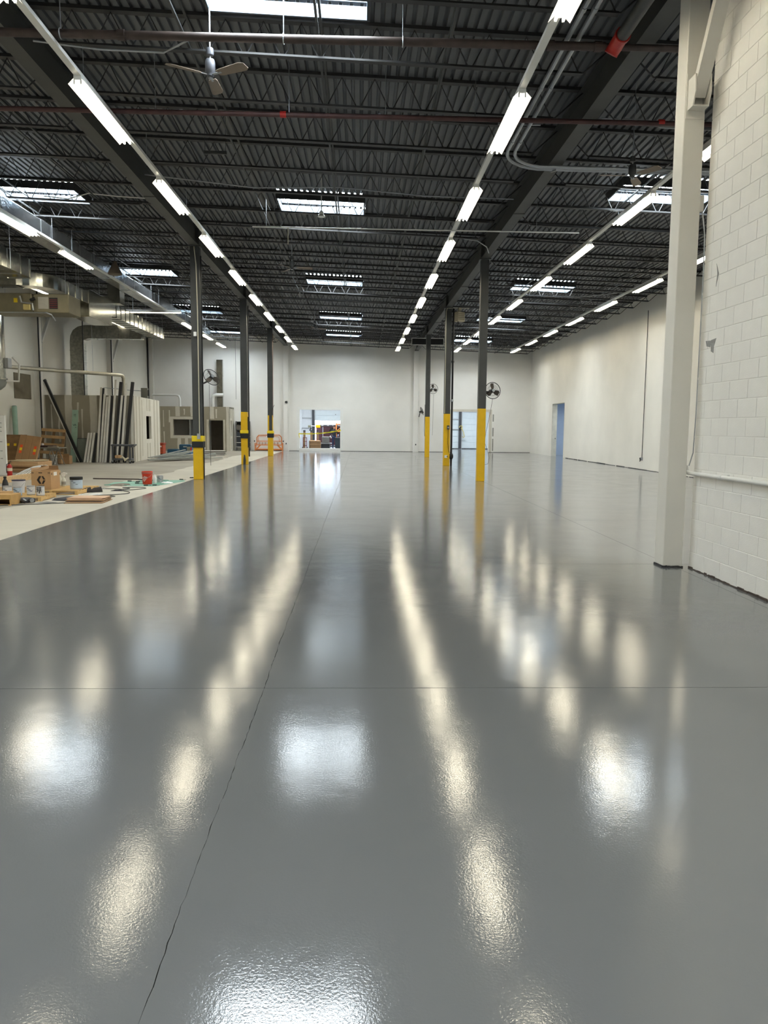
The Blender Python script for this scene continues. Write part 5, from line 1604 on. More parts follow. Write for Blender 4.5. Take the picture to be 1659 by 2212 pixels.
MB().chbox(-0.28, 0.28, -0.25, 0.25, 0, 0.36, 0.03).build('shell', BLU, t)
MB().tube([(-0.1, -0.26, 0.30), (-0.1, -0.30, 0.33), (0.1, -0.30, 0.33), (0.1, -0.26, 0.30)], 0.012, 5).build('grip', BLACK, t)
t = thing('blue_case', 'tall dark blue tool case beside the low one', 'tool case', (-9.98, 45.0, 0), 0, 'blue tool cases')
MB().chbox(-0.34, 0.34, -0.25, 0.25, 0, 0.62, 0.03).build('shell', BLU, t)
box(-0.34, 0.34, -0.256, -0.25, 0.44, 0.455).build('seam', BLACK, t)
box(-0.1, 0.1, -0.27, -0.25, 0.46, 0.52).build('latch', CONDUIT, t)
t = thing('table_saw', 'light blue and grey power saw beside the dark blue cases', 'saw', (-9.35, 44.3, 0), 0.3)
MB().add([(-0.22, -0.2, 0.1), (0.22, -0.2, 0.1), (0.22, 0.2, 0.1), (-0.22, 0.2, 0.1), (-0.15, -0.15, 0.55), (0.15, -0.15, 0.55), (0.15, 0.15, 0.55), (-0.15, 0.15, 0.55)], [(0, 3, 2, 1), (4, 5, 6, 7), (0, 1, 5, 4), (1, 2, 6, 5), (2, 3, 7, 6), (3, 0, 4, 7)]).build('body', BLU2, t)
box(-0.42, -0.18, -0.16, 0.16, 0.28, 0.50).build('motor_cover', M('olive_grey', (110, 110, 92), 0.6), t)
box(-0.24, -0.16, -0.21, -0.16, 0.25, 0.48).build('red_guard', REDM, t)
MB().chbox(-0.2, 0.1, -0.18, 0.18, 0.55, 0.64, 0.02).build('table', CONDUIT, t)
box(-0.3, 0.26, -0.22, 0.22, 0.0, 0.1).build('base', WHITE, t)
t = thing('sheet_stack', 'low stack of pale grey sheets on the floor before the office door', 'sheets', (-8.62, 45.6, 0), 0.25)
for k in range(6):
    MB().chbox(-0.75 + 0.04 * (k % 3), 0.7 + 0.05 * ((k * 2) % 3), -0.4, 0.4 + 0.03 * (k % 2), k * 0.045, k * 0.045 + 0.036, 0.004).build('sheet', M('pale_sheet', (196, 194, 186), 0.6) if k % 2 else M('dark_sheet', (90, 82, 76), 0.7), t)
tag(MB().chbox(-11.1, -10.3, 52.0, 52.2, 0.12, 0.26, 0.01).build('white_plank', WHITE), 'white plank lying along the foot of the office wall', 'plank')
for x in (-11.0, -10.45):
    tag(MB().chbox(x - 0.06, x + 0.06, 52.0, 52.2, 0, 0.12, 0.01).build('bearer', WOODD), '%s short dark bearer under the white plank by the office' % ('left' if x < -10.6 else 'right'), 'bearer', 'bearers under the white plank')
# pile of metal studs
STUD = M('zinc_stud', (168, 172, 168), 0.4, 0.6, var=0.12)
rr = random.Random(21)
for k in range(16):
    lay = k // 6
    u = (k % 6) / 5.0
    x0 = -9.75 + 0.35 * u + rr.uniform(-0.1, 0.1)
    y0 = 36.3 + 1.2 * u + rr.uniform(-0.3, 0.3)
    L = rr.uniform(2.6, 4.6)
    a = math.radians(62 + rr.uniform(-14, 14))
    z = 0.05 + lay * 0.085
    z1 = z + (rr.uniform(0.0, 0.3) if lay else 0)
    o = channel((x0, y0, z), (x0 + L * math.cos(a), y0 + L * math.sin(a), z1), 0.09, 0.04, 0.004).build('metal_stud', STUD)
    tag(o, 'zinc metal stud in the loose pile on the floor behind the nearest left column', 'stud', 'loose pile of metal studs')
# white foam boards at the left edge
t = thing('foam_board', 'tall white foam board standing at the left edge of the picture', 'board', (-12.52, 26.2, 0))
box(-0.75, 0.78, -0.05, 0.05, 0, 1.98).build('board', M('white_foam', (232, 231, 226), 0.7, var=0.02), t)
for k, z in enumerate((1.72, 1.58, 1.45, 1.1, 0.8, 0.55)):
    box(0.60, 0.68, -0.053, -0.05, z, z + 0.014).build('print_mark', DSTEEL, t)
box(0.40, 0.50, -0.053, -0.05, 0.62, 0.72).build('print_mark', DSTEEL, t)

# ---- cartons and plywood leaning by the left wall
t = thing('plywood_stack', 'dark plywood sheets leaning at the left wall behind the cartons', 'plywood', (-13.95, 31.3, 0))
for k in range(3):
    m = Matrix.Translation((0, 0.06 * k, 0)) @ Matrix.Rotation(-0.28, 4, 'X')
    box(-0.45 - 0.04 * k, 0.55, -0.01, 0.01, 0, 1.26 + 0.03 * k).xf(m).build('sheet', WOODD, t)
for x in (-0.1, 0.17):
    box(x - 0.05, x + 0.05, -0.016, -0.01, 0.86, 0.96).xf(Matrix.Rotation(-0.28, 4, 'X')).build('yellow_label', YELLOW2, t)
t = thing('flat_carton', 'tall cardboard carton with orange stickers leaning on the plywood', 'carton', (-13.15, 30.85, 0))
m = Matrix.Rotation(-0.32, 4, 'X') @ Matrix.Rotation(0.12, 4, 'Y')
MB().chbox(-0.42, 0.40, -0.06, 0.06, 0, 1.30, 0.01).xf(m).build('carton', CARDD, t)
for x in (-0.17, 0.1):
    box(x - 0.004, x + 0.004, -0.064, -0.06, 0.0, 1.3).xf(m).build('fold_line', WOODD, t)
for x in (-0.28, 0.27):
    for z, mm in ((0.78, 'o'), (0.66, 'y'), (0.55, 'o')):
        box(x - 0.05, x + 0.05, -0.066, -0.06, z, z + 0.11).xf(m).build('sticker', M('orange_sticker', (240, 92, 40), 0.6) if mm == 'o' else YELLOW2, t)
t = thing('wood_pallet', 'brown wooden pallet leaning upright against the wall beside the sawhorse table', 'pallet', (-13.62, 34.6, 0))
m = Matrix.Rotation(-0.2, 4, 'X') @ Matrix.Rotation(0.06, 4, 'Y')
for x in (-0.45, 0.0, 0.45):
    box(x - 0.05, x + 0.05, 0.0, 0.09, 0.0, 1.5).xf(m).build('stringer', WOODD, t)
for z in (0.05, 0.4, 0.75, 1.1, 1.4):
    box(-0.52, 0.52, -0.02, 0.0, z, z + 0.13).xf(m).build('deck_board', M('tan_pallet_wood', (176, 142, 98), 0.7, var=0.15), t)
t = thing('folded_tarp', 'black folded tarp slumped beside the wooden pallet', 'tarp', (-14.05, 33.6, 0))
MB().lathe([(0.32, 0.0), (0.34, 0.2), (0.24, 0.55), (0.2, 0.8), (0.12, 1.05), (0.05, 1.12)], 0, 0, 0, 10).build('bundle', BLACK, t)
MB().tube([(-0.2, -0.25, 0.5), (0.0, -0.28, 0.75), (0.15, -0.2, 1.0)], 0.05, 6).build('fold', BLACK, t)
# sawhorse table
GRYW = M('grey_metal_leg', (128, 124, 116), 0.5, 0.3)
for k, x in enumerate((-13.75, -12.75)):
    t = thing('sawhorse', '%s metal sawhorse carrying the cluttered work table' % ('left' if k == 0 else 'right'), 'sawhorse', (x, 32.9, 0), 0, 'sawhorses under the work table')
    box(-0.04, 0.04, -0.45, 0.45, 0.62, 0.70).build('top_rail', GRYW, t)
    for yy in (-0.4, 0.4):
        for s in (-1, 1):
            MB().bar((s * 0.02, yy * 0.9, 0.64), (s * 0.24, yy, 0.0), 0.045, 0.03).build('leg', GRYW, t)
    MB().bar((-0.16, 0.39, 0.25), (0.16, 0.39, 0.25), 0.03, 0.02).build('brace', GRYW, t)
t = thing('work_table', 'grey board tabletop on two sawhorses', 'table', (-13.25, 32.9, 0.70))
MB().chbox(-0.85, 0.85, -0.42, 0.42, 0, 0.04, 0.008).build('top', M('grey_board', (140, 138, 128), 0.7), t)
for k, (x, yy, w, d, h, c, lab) in enumerate(((-0.35, -0.1, 0.5, 0.3, 0.12, (46, 38, 36), 'dark flat case on the sawhorse table'), (0.15, 0.05, 0.7, 0.4, 0.08, (66, 44, 40), 'maroon folded sheet on the sawhorse table'), (0.5, -0.15, 0.4, 0.2, 0.05, (150, 140, 122), 'pale board offcut on the sawhorse table'), (-0.2, 0.2, 0.3, 0.2, 0.16, (196, 192, 184), 'white paper pile on the sawhorse table'))):
    tag(MB().chbox(-13.25 + x - w / 2, -13.25 + x + w / 2, 32.9 + yy - d / 2, 32.9 + yy + d / 2, 0.741, 0.741 + h, 0.015).build('table_item', M('table_item_%d' % k, c, 0.7)), lab, 'clutter', 'things on the sawhorse table')
t = thing('white_pail', 'white plastic pail under the sawhorse table', 'bucket', (-13.12, 33.75, 0))
MB().lathe([(0.13, 0.0), (0.16, 0.36), (0.17, 0.36), (0.17, 0.40), (0.15, 0.40), (0.13, 0.34)], 0, 0, 0, 18).build('pail', WHITE, t, smooth=True)
MB().tube([(-0.17, 0, 0.36), (-0.1, -0.16, 0.24), (0.1, -0.16, 0.24), (0.17, 0, 0.36)], 0.006, 5).build('handle', CONDUIT, t)
t = thing('paper_sack', 'tan paper sack under the right end of the sawhorse table', 'sack', (-12.86, 33.75, 0))
MB().chbox(-0.10, 0.10, -0.08, 0.08, 0.0, 0.42, 0.03).build('sack', CARD, t)
box(-0.09, 0.09, -0.02, 0.02, 0.42, 0.48).build('tie', CARDD, t)
t = thing('brown_carton', 'brown closed carton with open flap beside the green board', 'carton', (-12.72, 34.0, 0))
MB().chbox(-0.24, 0.22, -0.18, 0.18, 0, 0.36, 0.01).build('carton', CARDD, t)
MB().bar((0.0, -0.18, 0.36), (0.0, -0.24, 0.44), 0.44, 0.012, (0, 1, 0)).build('flap', CARD, t)

# ---- long cartons, trim strips, timber
for k, (x0, x1, y0, y1, z0, z1, mat, lab) in enumerate(((-12.45, -11.15, 27.7, 28.8, 0.0, 0.20, CARDD, 'lower long carton of the stack behind the red extinguisher'), (-12.40, -11.25, 27.6, 28.7, 0.20, 0.38, CARD, 'upper long carton of the stack behind the red extinguisher'))):
    t = thing('long_carton', lab, 'carton', ((x0 + x1) / 2, (y0 + y1) / 2, z0), 0.06 * (1 - 2 * k), 'long cartons behind the extinguisher')
    w, d, h = (x1 - x0) / 2, (y1 - y0) / 2, z1 - z0
    MB().chbox(-w, w, -d, d, 0, h - 0.002, 0.012).build('carton', mat, t)
    box(-w, w, -d - 0.003, -d, h * 0.45, h * 0.62).build('tape_strip', WOOD, t)
t = thing('plywood_offcut', 'pale plywood offcuts lying on the long cartons', 'plywood', (-11.9, 28.2, 0.38))
for k in range(2):
    MB().prism([(-0.6, -0.45), (0.35, -0.5), (0.6 + 0.1 * k, 0.1), (0.45, 0.4), (-0.5, 0.35), (-0.35, 0.0)], 'z', k * 0.025, k * 0.025 + 0.02).xf(Matrix.Rotation(0.12 * k, 4, 'Z')).build('sheet', M('pale_ply', (196, 180, 146), 0.7, var=0.08), t)
for k in range(5):
    x0 = -11.34 + 0.10 * k
    pts = [(x0, 25.9, 0.03 + 0.008 * k), (x0 + 0.12, 26.3, 0.16 + 0.02 * k), (x0 + 0.28, 26.7, 0.27 + 0.012 * k), (x0 + 0.42, 27.05, 0.30 - 0.02 * k)]
    mb = MB()
    for a, b in zip(pts[:-1], pts[1:]):
        mb.bar(a, b, 0.04, 0.012)
    tag(mb.build('trim_strip', WHITE), 'white curved trim strip beside the red extinguisher, %s of five from the left' % ('first', 'second', 'third', 'fourth', 'fifth')[k], 'trim strip', 'white trim strips')
t = thing('fire_extinguisher', 'red fire extinguisher with white label standing by the foam board', 'extinguisher', (-11.44, 25.7, 0))
MB().lathe([(0.075, 0.0), (0.08, 0.02), (0.08, 0.30), (0.065, 0.35), (0.03, 0.385), (0.03, 0.40)], 0, 0, 0, 18).build('cylinder', REDM, t, smooth=True)
MB().lathe([(0.081, 0.17), (0.081, 0.27)], 0, 0, 0, 18).build('label', M('cream_label', (222, 210, 186), 0.6), t)
MB().cyl((0, 0, 0.40), (0, 0, 0.43), 0.02, 8).build('valve', BLACK, t)
MB().bar((-0.02, 0, 0.43), (0.07, 0, 0.47), 0.02, 0.012).bar((-0.02, 0, 0.45), (0.06, 0, 0.50), 0.02, 0.01).build('lever', BLACK, t)
MB().tube([(-0.02, 0, 0.42), (-0.09, 0, 0.38), (-0.10, 0, 0.2), (-0.095, 0, 0.1)], 0.012, 6).build('hose', BLACK, t)
t = thing('timber_beam', 'long pale timber beam lying behind the paint cans', 'timber', (-10.2, 24.0, 0))
MB().bar((-0.16, -1.9, 0.09), (0.15, 2.1, 0.09), 0.2, 0.17).build('beam', WOOD, t)
MB().bar((-0.161, -1.91, 0.09), (-0.16, -1.9, 0.09), 0.19, 0.16).build('end_grain', WOODD, t)
t = thing('timber_beam', 'shorter pale lumber piece lying in front of the long timber beam', 'timber', (-8.85, 19.7, 0))
MB().bar((-0.7, -0.1, 0.06), (0.55, 0.3, 0.06), 0.14, 0.12).build('beam', M('pale_lumber', (214, 182, 140), 0.65, var=0.1), t)
MB().bar((0.55, 0.3, 0.06), (0.558, 0.303, 0.06), 0.13, 0.11).build('end_grain', WOOD, t)

# ---- pallets
def pallet(name, lab, x0, x1, y0, y1, h, nb=6, rz=0.0):
    t = thing(name, lab, 'pallet', ((x0 + x1) / 2, (y0 + y1) / 2, 0), rz, 'wooden pallets on the floor')
    w, d = (x1 - x0) / 2, (y1 - y0) / 2
    PW = M('fresh_pallet_wood', (206, 170, 112), 0.65, var=0.14, scale=4)
    for x in (-w + 0.04, 0, w - 0.04):
        box(x - 0.035, x + 0.035, -d, d, 0.012, h - 0.018).build('stringer', PW, t)
    for k in range(nb):
        y = -d + (2 * d - 0.1) * k / (nb - 1)
        box(-w, w, y, y + 0.10, h - 0.018, h).build('deck_board', PW, t)
    for y in (-d, -0.05, d - 0.1):
        box(-w, w, y, y + 0.10, 0, 0.012).build('bottom_board', PW, t)
    return t


pallet('shipping_pallet', 'wooden pallet under the logo carton and spray bottle', -8.12, -6.83, 18.95, 20.5, 0.11, 8)
pallet('shipping_pallet', 'small wooden pallet carrying the row of paint cans', -8.45, -7.08, 17.2, 18.35, 0.10, 6, 0.10)

# ---- carton with the hexagon G logo
t = thing('logo_carton', 'brown cardboard carton with a black hexagonal G logo on a pallet', 'carton', (-7.77, 19.42, 0.11), 0.0)
for a in ((-0.235, 0.235, -0.285, -0.277, 0, 0.46), (-0.235, 0.235, 0.277, 0.285, 0, 0.46), (-0.235, -0.227, -0.277, 0.277, 0, 0.46), (0.227, 0.235, -0.277, 0.277, 0, 0.46), (-0.227, 0.227, -0.277, 0.277, 0, 0.01)):
    box(*a).build('side', CARD, t)
MB().bar((0.0, -0.281, 0.46), (-0.02, -0.22, 0.53), 0.40, 0.006, (0, 1, 0)).build('flap', CARDD, t)
MB().bar((-0.231, 0.0, 0.46), (-0.26, 0.0, 0.52), 0.5, 0.006, (1, 0, 0)).build('flap', CARDD, t)
MB().bar((0.0, 0.281, 0.46), (0.0, 0.25, 0.56), 0.42, 0.006, (0, 1, 0)).build('flap', CARDD, t)
INK = M('black_ink', (34, 26, 22), 0.8)
lg = MB()
cx, cz, s = 0.0, 0.235, 0.105
# outer hexagon (points left and right) with a diamond cut out and a gap at the right: built as left half, top and bottom arms
lg.prism([(cx - s, cz), (cx - 0.45 * s, cz + 0.9 * s), (cx + 0.05 * s, cz + 0.9 * s), (cx - 0.42 * s, cz), (cx + 0.05 * s, cz - 0.9 * s), (cx - 0.45 * s, cz - 0.9 * s)], 'y', -0.2866, -0.285)
lg.prism([(cx + 0.10 * s, cz + 0.9 * s), (cx + 0.50 * s, cz + 0.9 * s), (cx + 1.0 * s, cz + 0.10 * s), (cx + 0.40 * s, cz + 0.10 * s), (cx + 0.42 * s, cz + 0.25 * s)], 'y', -0.2866, -0.285)
lg.prism([(cx + 0.10 * s, cz - 0.9 * s), (cx + 0.55 * s, cz - 0.9 * s), (cx + 1.0 * s, cz - 0.08 * s), (cx + 0.38 * s, cz - 0.08 * s), (cx + 0.42 * s, cz - 0.2 * s)], 'y', -0.2866, -0.285)
tag(lg.build('logo', INK, t), kind='stuff')
text_mesh('wordmark', 'GRACO', 0.045, INK, t, (0.0, -0.2862, 0.105), (PI / 2, 0, 0), 0.0006)
box(-0.06, 0.03, -0.2864, -0.285, 0.40, 0.42).build('handling_mark', INK, t)
for x in (-0.20, 0.19):
    for dx in (-0.014, 0.014):
        MB().prism([(x + dx - 0.005, 0.385), (x + dx + 0.005, 0.385), (x + dx + 0.005, 0.415), (x + dx + 0.011, 0.415), (x + dx, 0.432), (x + dx - 0.011, 0.415), (x + dx - 0.005, 0.415)], 'y', -0.2864, -0.285).build('up_arrow', INK, t)
box(0.235, 0.2362, -0.10, 0.10, 0.33, 0.42).build('white_label', WHITE, t)
box(0.235, 0.2364, -0.24, -0.20, 0.36, 0.40).build('handling_mark', INK, t)


# ---- paint cans, bottles, pails
CANM = M('tinplate', (188, 190, 194), 0.3, 0.8, var=0.06)
LBLW = M('white_can_label', (222, 224, 226), 0.5, var=0.04)
LBLB = M('pale_blue_label', (186, 204, 222), 0.5, var=0.06)


def paint_can(x, y, z, r, h, lab, label_mat, lid_mat=None, drips=None, rz=0):
    t = thing('paint_can', lab, 'paint can', (x, y, z), rz, 'paint cans')
    MB().lathe([(r * 0.96, 0.0), (r, 0.006), (r, h - 0.012), (r * 1.03, h - 0.01), (r * 1.03, h), (r * 0.9, h), (r * 0.88, h - 0.012), (r * 0.3, h - 0.012)], 0, 0, 0, 22).build('can', CANM, t, smooth=True)
    MB().lathe([(r + 0.0012, h * 0.10), (r + 0.0012, h * 0.88)], 0, 0, 0, 22).build('paper_label', label_mat, t, smooth=True)
    MB().tube([(-r, 0, h * 0.85), (-r * 0.8, -r * 0.9, h * 0.5), (0, -r * 1.15, h * 0.36), (r * 0.8, -r * 0.9, h * 0.5), (r, 0, h * 0.85)], 0.002, 4).build('bail', CONDUIT, t)
    for q in range(3):
        a = -PI / 2 + (q - 1) * 0.35
        d = MB()
        d.box(-0.03 + q * 0.004, 0.03, -0.0012, 0.0012, -0.006, 0.006 + 0.002 * q)
        d.xf(Matrix.Translation(((r + 0.003) * math.cos(a), (r + 0.003) * math.sin(a), h * (0.7 - 0.14 * q))) @ Matrix.Rotation(a + PI / 2, 4, 'Z')).build('print_line', M('blue_print', (70, 90, 120), 0.6), t)
    if lid_mat:
        MB().lathe([(r * 1.05, h - 0.06), (r * 1.06, h), (r * 1.02, h + 0.012), (r * 0.3, h + 0.012)], 0, 0, 0, 22).build('lid', lid_mat, t, smooth=True)
    if drips:
        for a, l in ((-1.9, 0.6), (-1.45, 0.75), (-1.1, 0.5)):
            MB().cyl(((r + 0.003) * math.cos(a), (r + 0.003) * math.sin(a), h - 0.01), ((r + 0.002) * math.cos(a), (r + 0.002) * math.sin(a), h * (1 - l)), 0.010, 6).build('paint_drip', drips, t)
    return t


paint_can(-7.91, 17.62, 0.10, 0.092, 0.215, 'white labelled paint can leftmost on the small pallet', LBLW)
paint_can(-7.66, 17.56, 0.10, 0.09, 0.205, 'paint can with pale blue label second on the small pallet', LBLB)
paint_can(-7.475, 17.82, 0.10, 0.088, 0.21, 'paint can with plain white label third on the small pallet', LBLW)
paint_can(-7.19, 17.64, 0.10, 0.088, 0.21, 'paint can with dark paint drips at the right end of the small pallet', LBLW, None, INK)
paint_can(-7.02, 19.40, 0.11, 0.145, 0.29, 'large paint pail with black lid and pale blue label', LBLB, BLACKR)
t = thing('white_bucket', 'white bucket with blue-black rim behind the paint cans', 'bucket', (-8.16, 18.78, 0.0))
MB().lathe([(0.12, 0.0), (0.135, 0.30), (0.15, 0.30), (0.15, 0.36), (0.14, 0.37), (0.13, 0.34)], 0, 0, 0, 20).build('pail', M('white_plastic', (222, 222, 226), 0.45), t, smooth=True)
MB().lathe([(0.153, 0.35), (0.155, 0.375), (0.10, 0.378)], 0, 0, 0, 20).build('lid', M('navy_plastic', (40, 42, 70), 0.5), t, smooth=True)
MB().tube([(-0.15, 0, 0.32), (-0.1, -0.14, 0.2), (0.1, -0.14, 0.2), (0.15, 0, 0.32)], 0.004, 4).build('bail', CONDUIT, t)
t = thing('black_bottle', 'black jug-shaped bottle standing behind the leftmost paint can', 'bottle', (-8.18, 18.12, 0.10))
MB().lathe([(0.062, 0.0), (0.068, 0.02), (0.068, 0.22), (0.05, 0.29), (0.03, 0.33), (0.028, 0.36)], 0, 0, 0, 18).build('body', BLACK, t, smooth=True)
MB().lathe([(0.034, 0.355), (0.034, 0.39), (0.02, 0.395)], 0, 0, 0, 14).build('cap', BLACKR, t, smooth=True)
t = thing('spray_bottle', 'clear spray bottle with white trigger head on the pallet', 'spray bottle', (-7.66, 20.28, 0.11))
MB().lathe([(0.05, 0.0), (0.055, 0.01), (0.055, 0.14), (0.045, 0.19), (0.02, 0.22), (0.018, 0.25)], 0, 0, 0, 16).build('body', M('milky_plastic', (206, 208, 196), 0.35), t, smooth=True)
MB().prism([(-0.03, 0.25), (0.03, 0.25), (0.045, 0.30), (0.09, 0.31), (0.09, 0.34), (0.0, 0.36), (-0.05, 0.33)], 'y', -0.016, 0.016).build('trigger_head', WHITE, t)
MB().bar((0.05, 0, 0.31), (0.06, 0, 0.25), 0.014, 0.012, (0, 1, 0)).build('trigger', WHITE, t)
MB().lathe([(0.0562, 0.04), (0.0562, 0.12)], 0, 0, 0, 16).build('label', M('grey_label', (150, 150, 146), 0.6), t)
t = thing('spray_bottle', 'milky bottle with dark green cap beside the logo carton', 'spray bottle', (-7.80, 20.36, 0.11))
MB().lathe([(0.05, 0.0), (0.055, 0.02), (0.055, 0.20), (0.03, 0.26), (0.025, 0.29)], 0, 0, 0, 16).build('body', M('milky_plastic', (206, 208, 196), 0.35), t, smooth=True)
MB().lathe([(0.03, 0.285), (0.03, 0.34), (0.015, 0.345)], 0, 0, 0, 12).build('cap', M('dark_green_print', (30, 60, 56), 0.7), t, smooth=True)
# wooden crate at the left edge
t = thing('wood_crate', 'open-fronted wooden crate at the lower left in front of the cans', 'crate', (-7.72, 16.62, 0), 0.05)
for a in ((-0.45, 0.42, -0.28, 0.28, 0.20, 0.225), (-0.45, 0.42, -0.28, 0.28, 0.0, 0.02), (-0.45, -0.425, -0.28, 0.28, 0.02, 0.20), (0.395, 0.42, -0.28, 0.28, 0.02, 0.20), (-0.425, 0.395, 0.255, 0.28, 0.02, 0.20), (-0.425, 0.18, -0.28, -0.255, 0.02, 0.20), (0.18, 0.395, -0.28, -0.255, 0.13, 0.20)):
    box(*a).build('board', M('crate_wood', (188, 150, 92), 0.65, var=0.15), t)
tag(MB().bar((-7.85, 16.75, 0.245), (-7.45, 16.85, 0.245), 0.12, 0.04).build('wood_offcut', WOOD), 'short wood offcut lying on top of the crate', 'wood')
t = thing('brick_red_plank', 'stack of reddish planks at the left edge behind the crate', 'planks', (-8.55, 17.25, 0))
for k in range(4):
    MB().chbox(-0.3 + 0.02 * (k % 2), 0.12 + 0.015 * (k % 3), -0.06, 0.06, k * 0.05, k * 0.05 + 0.042, 0.004).build('plank', M('redwood', (140, 74, 48), 0.7, var=0.15), t)
t = thing('power_tool', 'black and grey corded power tool lying before the small pallet', 'power tool', (-7.18, 16.95, 0), 0.1)
MB().cyl((-0.16, 0, 0.065), (0.02, 0, 0.065), 0.06, 14).build('motor', GREYP, t, smooth=True)
MB().cyl((0.02, 0, 0.065), (0.14, 0, 0.06), 0.058, 14, r2=0.045).build('gear_head', BLACK, t, smooth=True)
MB().tube([(-0.12, -0.03, 0.06), (-0.10, -0.10, 0.05), (-0.02, -0.13, 0.03)], 0.03, 8).build('grip', BLACK, t, smooth=True)
MB().cyl((-0.08, -0.058, 0.09), (-0.02, -0.062, 0.05), 0.02, 8).build('trigger', CONDUIT, t)
MB().cyl((0.10, -0.045, 0.06), (0.10, -0.07, 0.06), 0.045, 14).build('disc_guard', CONDUIT, t)


def shoe(x, y, rz, lab):
    t = thing('work_shoe', lab, 'shoe', (x, y, 0), rz, 'pair of dark shoes')
    sole = [(-0.045, -0.14), (0.04, -0.145), (0.052, -0.06), (0.04, 0.03), (0.046, 0.12), (0.025, 0.16), (-0.02, 0.165), (-0.042, 0.12), (-0.036, 0.02), (-0.05, -0.06)]
    MB().prism(sole, 'z', 0.0, 0.028).build('sole', BLACKR, t)
    up = MB()
    rings = [(1.0, 0.028, 0.0), (0.96, 0.06, 0.0), (0.78, 0.085, -0.01), (0.60, 0.115, -0.035)]
    n = len(sole)
    for s, z, dy in rings:
        up.v += [(p * s, q * (s if z > 0.07 else 1.0) * 0.97 + dy, z + (0.02 if q < -0.08 and z > 0.08 else 0)) for p, q in sole]
    for k in range(len(rings) - 1):
        for i in range(n):
            j = (i + 1) % n
            up.f.append((k * n + i, k * n + j, (k + 1) * n + j, (k + 1) * n + i))
    up.f.append(tuple(range(3 * n, 4 * n)))
    up.build('upper', M('dark_shoe_leather', (44, 38, 38), 0.65, var=0.15), t, smooth=True)
    for k in range(3):
        MB().bar((-0.026, 0.03 - 0.028 * k, 0.094 + 0.011 * k), (0.026, 0.035 - 0.028 * k, 0.094 + 0.011 * k), 0.007, 0.005).build('lace', GREYP, t)


shoe(-6.86, 19.62, 2.6, 'left dark work shoe on the bare floor by the pallet')
shoe(-6.66, 19.78, 2.3, 'right dark work shoe on the bare floor by the pallet')

# ---- things lying on the bare floor
t = thing('cardboard_sheets', 'stack of flattened cardboard sheets lying on the bare floor', 'cardboard', (-6.0, 17.35, 0), 0.05)
for k in range(7):
    mat = (CARDD, M('salmon_card', (208, 174, 144), 0.8), M('dark_card_edge', (72, 52, 40), 0.8))[k % 3] if k < 5 else M('salmon_card', (208, 174, 144), 0.8)
    w = 0.40 - 0.015 * (k % 3)
    d = 0.50 - 0.03 * k
    MB().prism([(-w, -d), (w, -d + 0.04), (w - 0.03, d), (-w + 0.05, d - 0.05)], 'z', k * 0.016, k * 0.016 + 0.011).xf(Matrix.Rotation(0.05 * math.sin(k * 2.1), 4, 'Z')).build('sheet', mat, t)
for k, (pts, z, c, nm, lab) in enumerate((
        ([(-6.9, 17.5), (-6.55, 17.35), (-6.45, 17.8), (-6.6, 18.45), (-6.85, 18.25)], 0.05, (54, 54, 58), 'black_cloth', 'crumpled black cloth beside the cardboard sheets'),
        ([(-7.05, 17.0), (-6.75, 16.9), (-6.6, 17.1), (-6.9, 17.25)], 0.012, (110, 110, 110), 'grey_scrap', 'flat grey scrap left of the cardboard sheets'),
        ([(-6.62, 19.05), (-6.35, 19.0), (-6.3, 19.2), (-6.5, 19.3)], 0.02, (222, 222, 220), 'paper_scrap', 'white paper scrap in front of the shoes'),
        ([(-6.95, 19.0), (-6.72, 18.95), (-6.75, 19.15)], 0.015, (206, 206, 204), 'paper_scrap', 'small white paper scrap by the pallet corner'),
        ([(-6.42, 20.1), (-6.1, 20.1), (-6.1, 20.25), (-6.42, 20.25)], 0.03, (30, 30, 34), 'black_strip', 'black strip lying right of the shoes'),
        ([(-7.0, 21.9), (-6.6, 21.7), (-6.5, 22.2), (-6.8, 22.35)], 0.05, (120, 112, 100), 'grey_rag', 'grey-brown rag left of the green sheeting'),
        ([(-5.86, 23.0), (-5.55, 22.85), (-5.5, 23.05), (-5.75, 23.25)], 0.04, (232, 232, 230), 'paper_scrap', 'crumpled white paper right of the red bucket'))):
    mb = MB()
    n = len(pts)
    cx = sum(p[0] for p in pts) / n
    cy = sum(p[1] for p in pts) / n
    rr = random.Random(k)
    vs = [(p[0], p[1], 0.001) for p in pts] + [(cx + (p[0] - cx) * 0.8, cy + (p[1] - cy) * 0.8, z * rr.uniform(0.4, 1.0)) for p in pts] + [(cx + (p[0] - cx) * 0.4, cy + (p[1] - cy) * 0.4, z * rr.uniform(0.6, 1.3)) for p in pts]
    fs = [(i, (i + 1) % n, n + (i + 1) % n, n + i) for i in range(n)] + [(n + i, n + (i + 1) % n, 2 * n + (i + 1) % n, 2 * n + i) for i in range(n)] + [tuple(range(2 * n, 3 * n)), tuple(range(n - 1, -1, -1))]
    tag(mb.add(vs, fs).build(nm, M('scrap_%d' % k, c, 0.85, var=0.1)), lab, 'scrap', 'scraps on the bare floor')
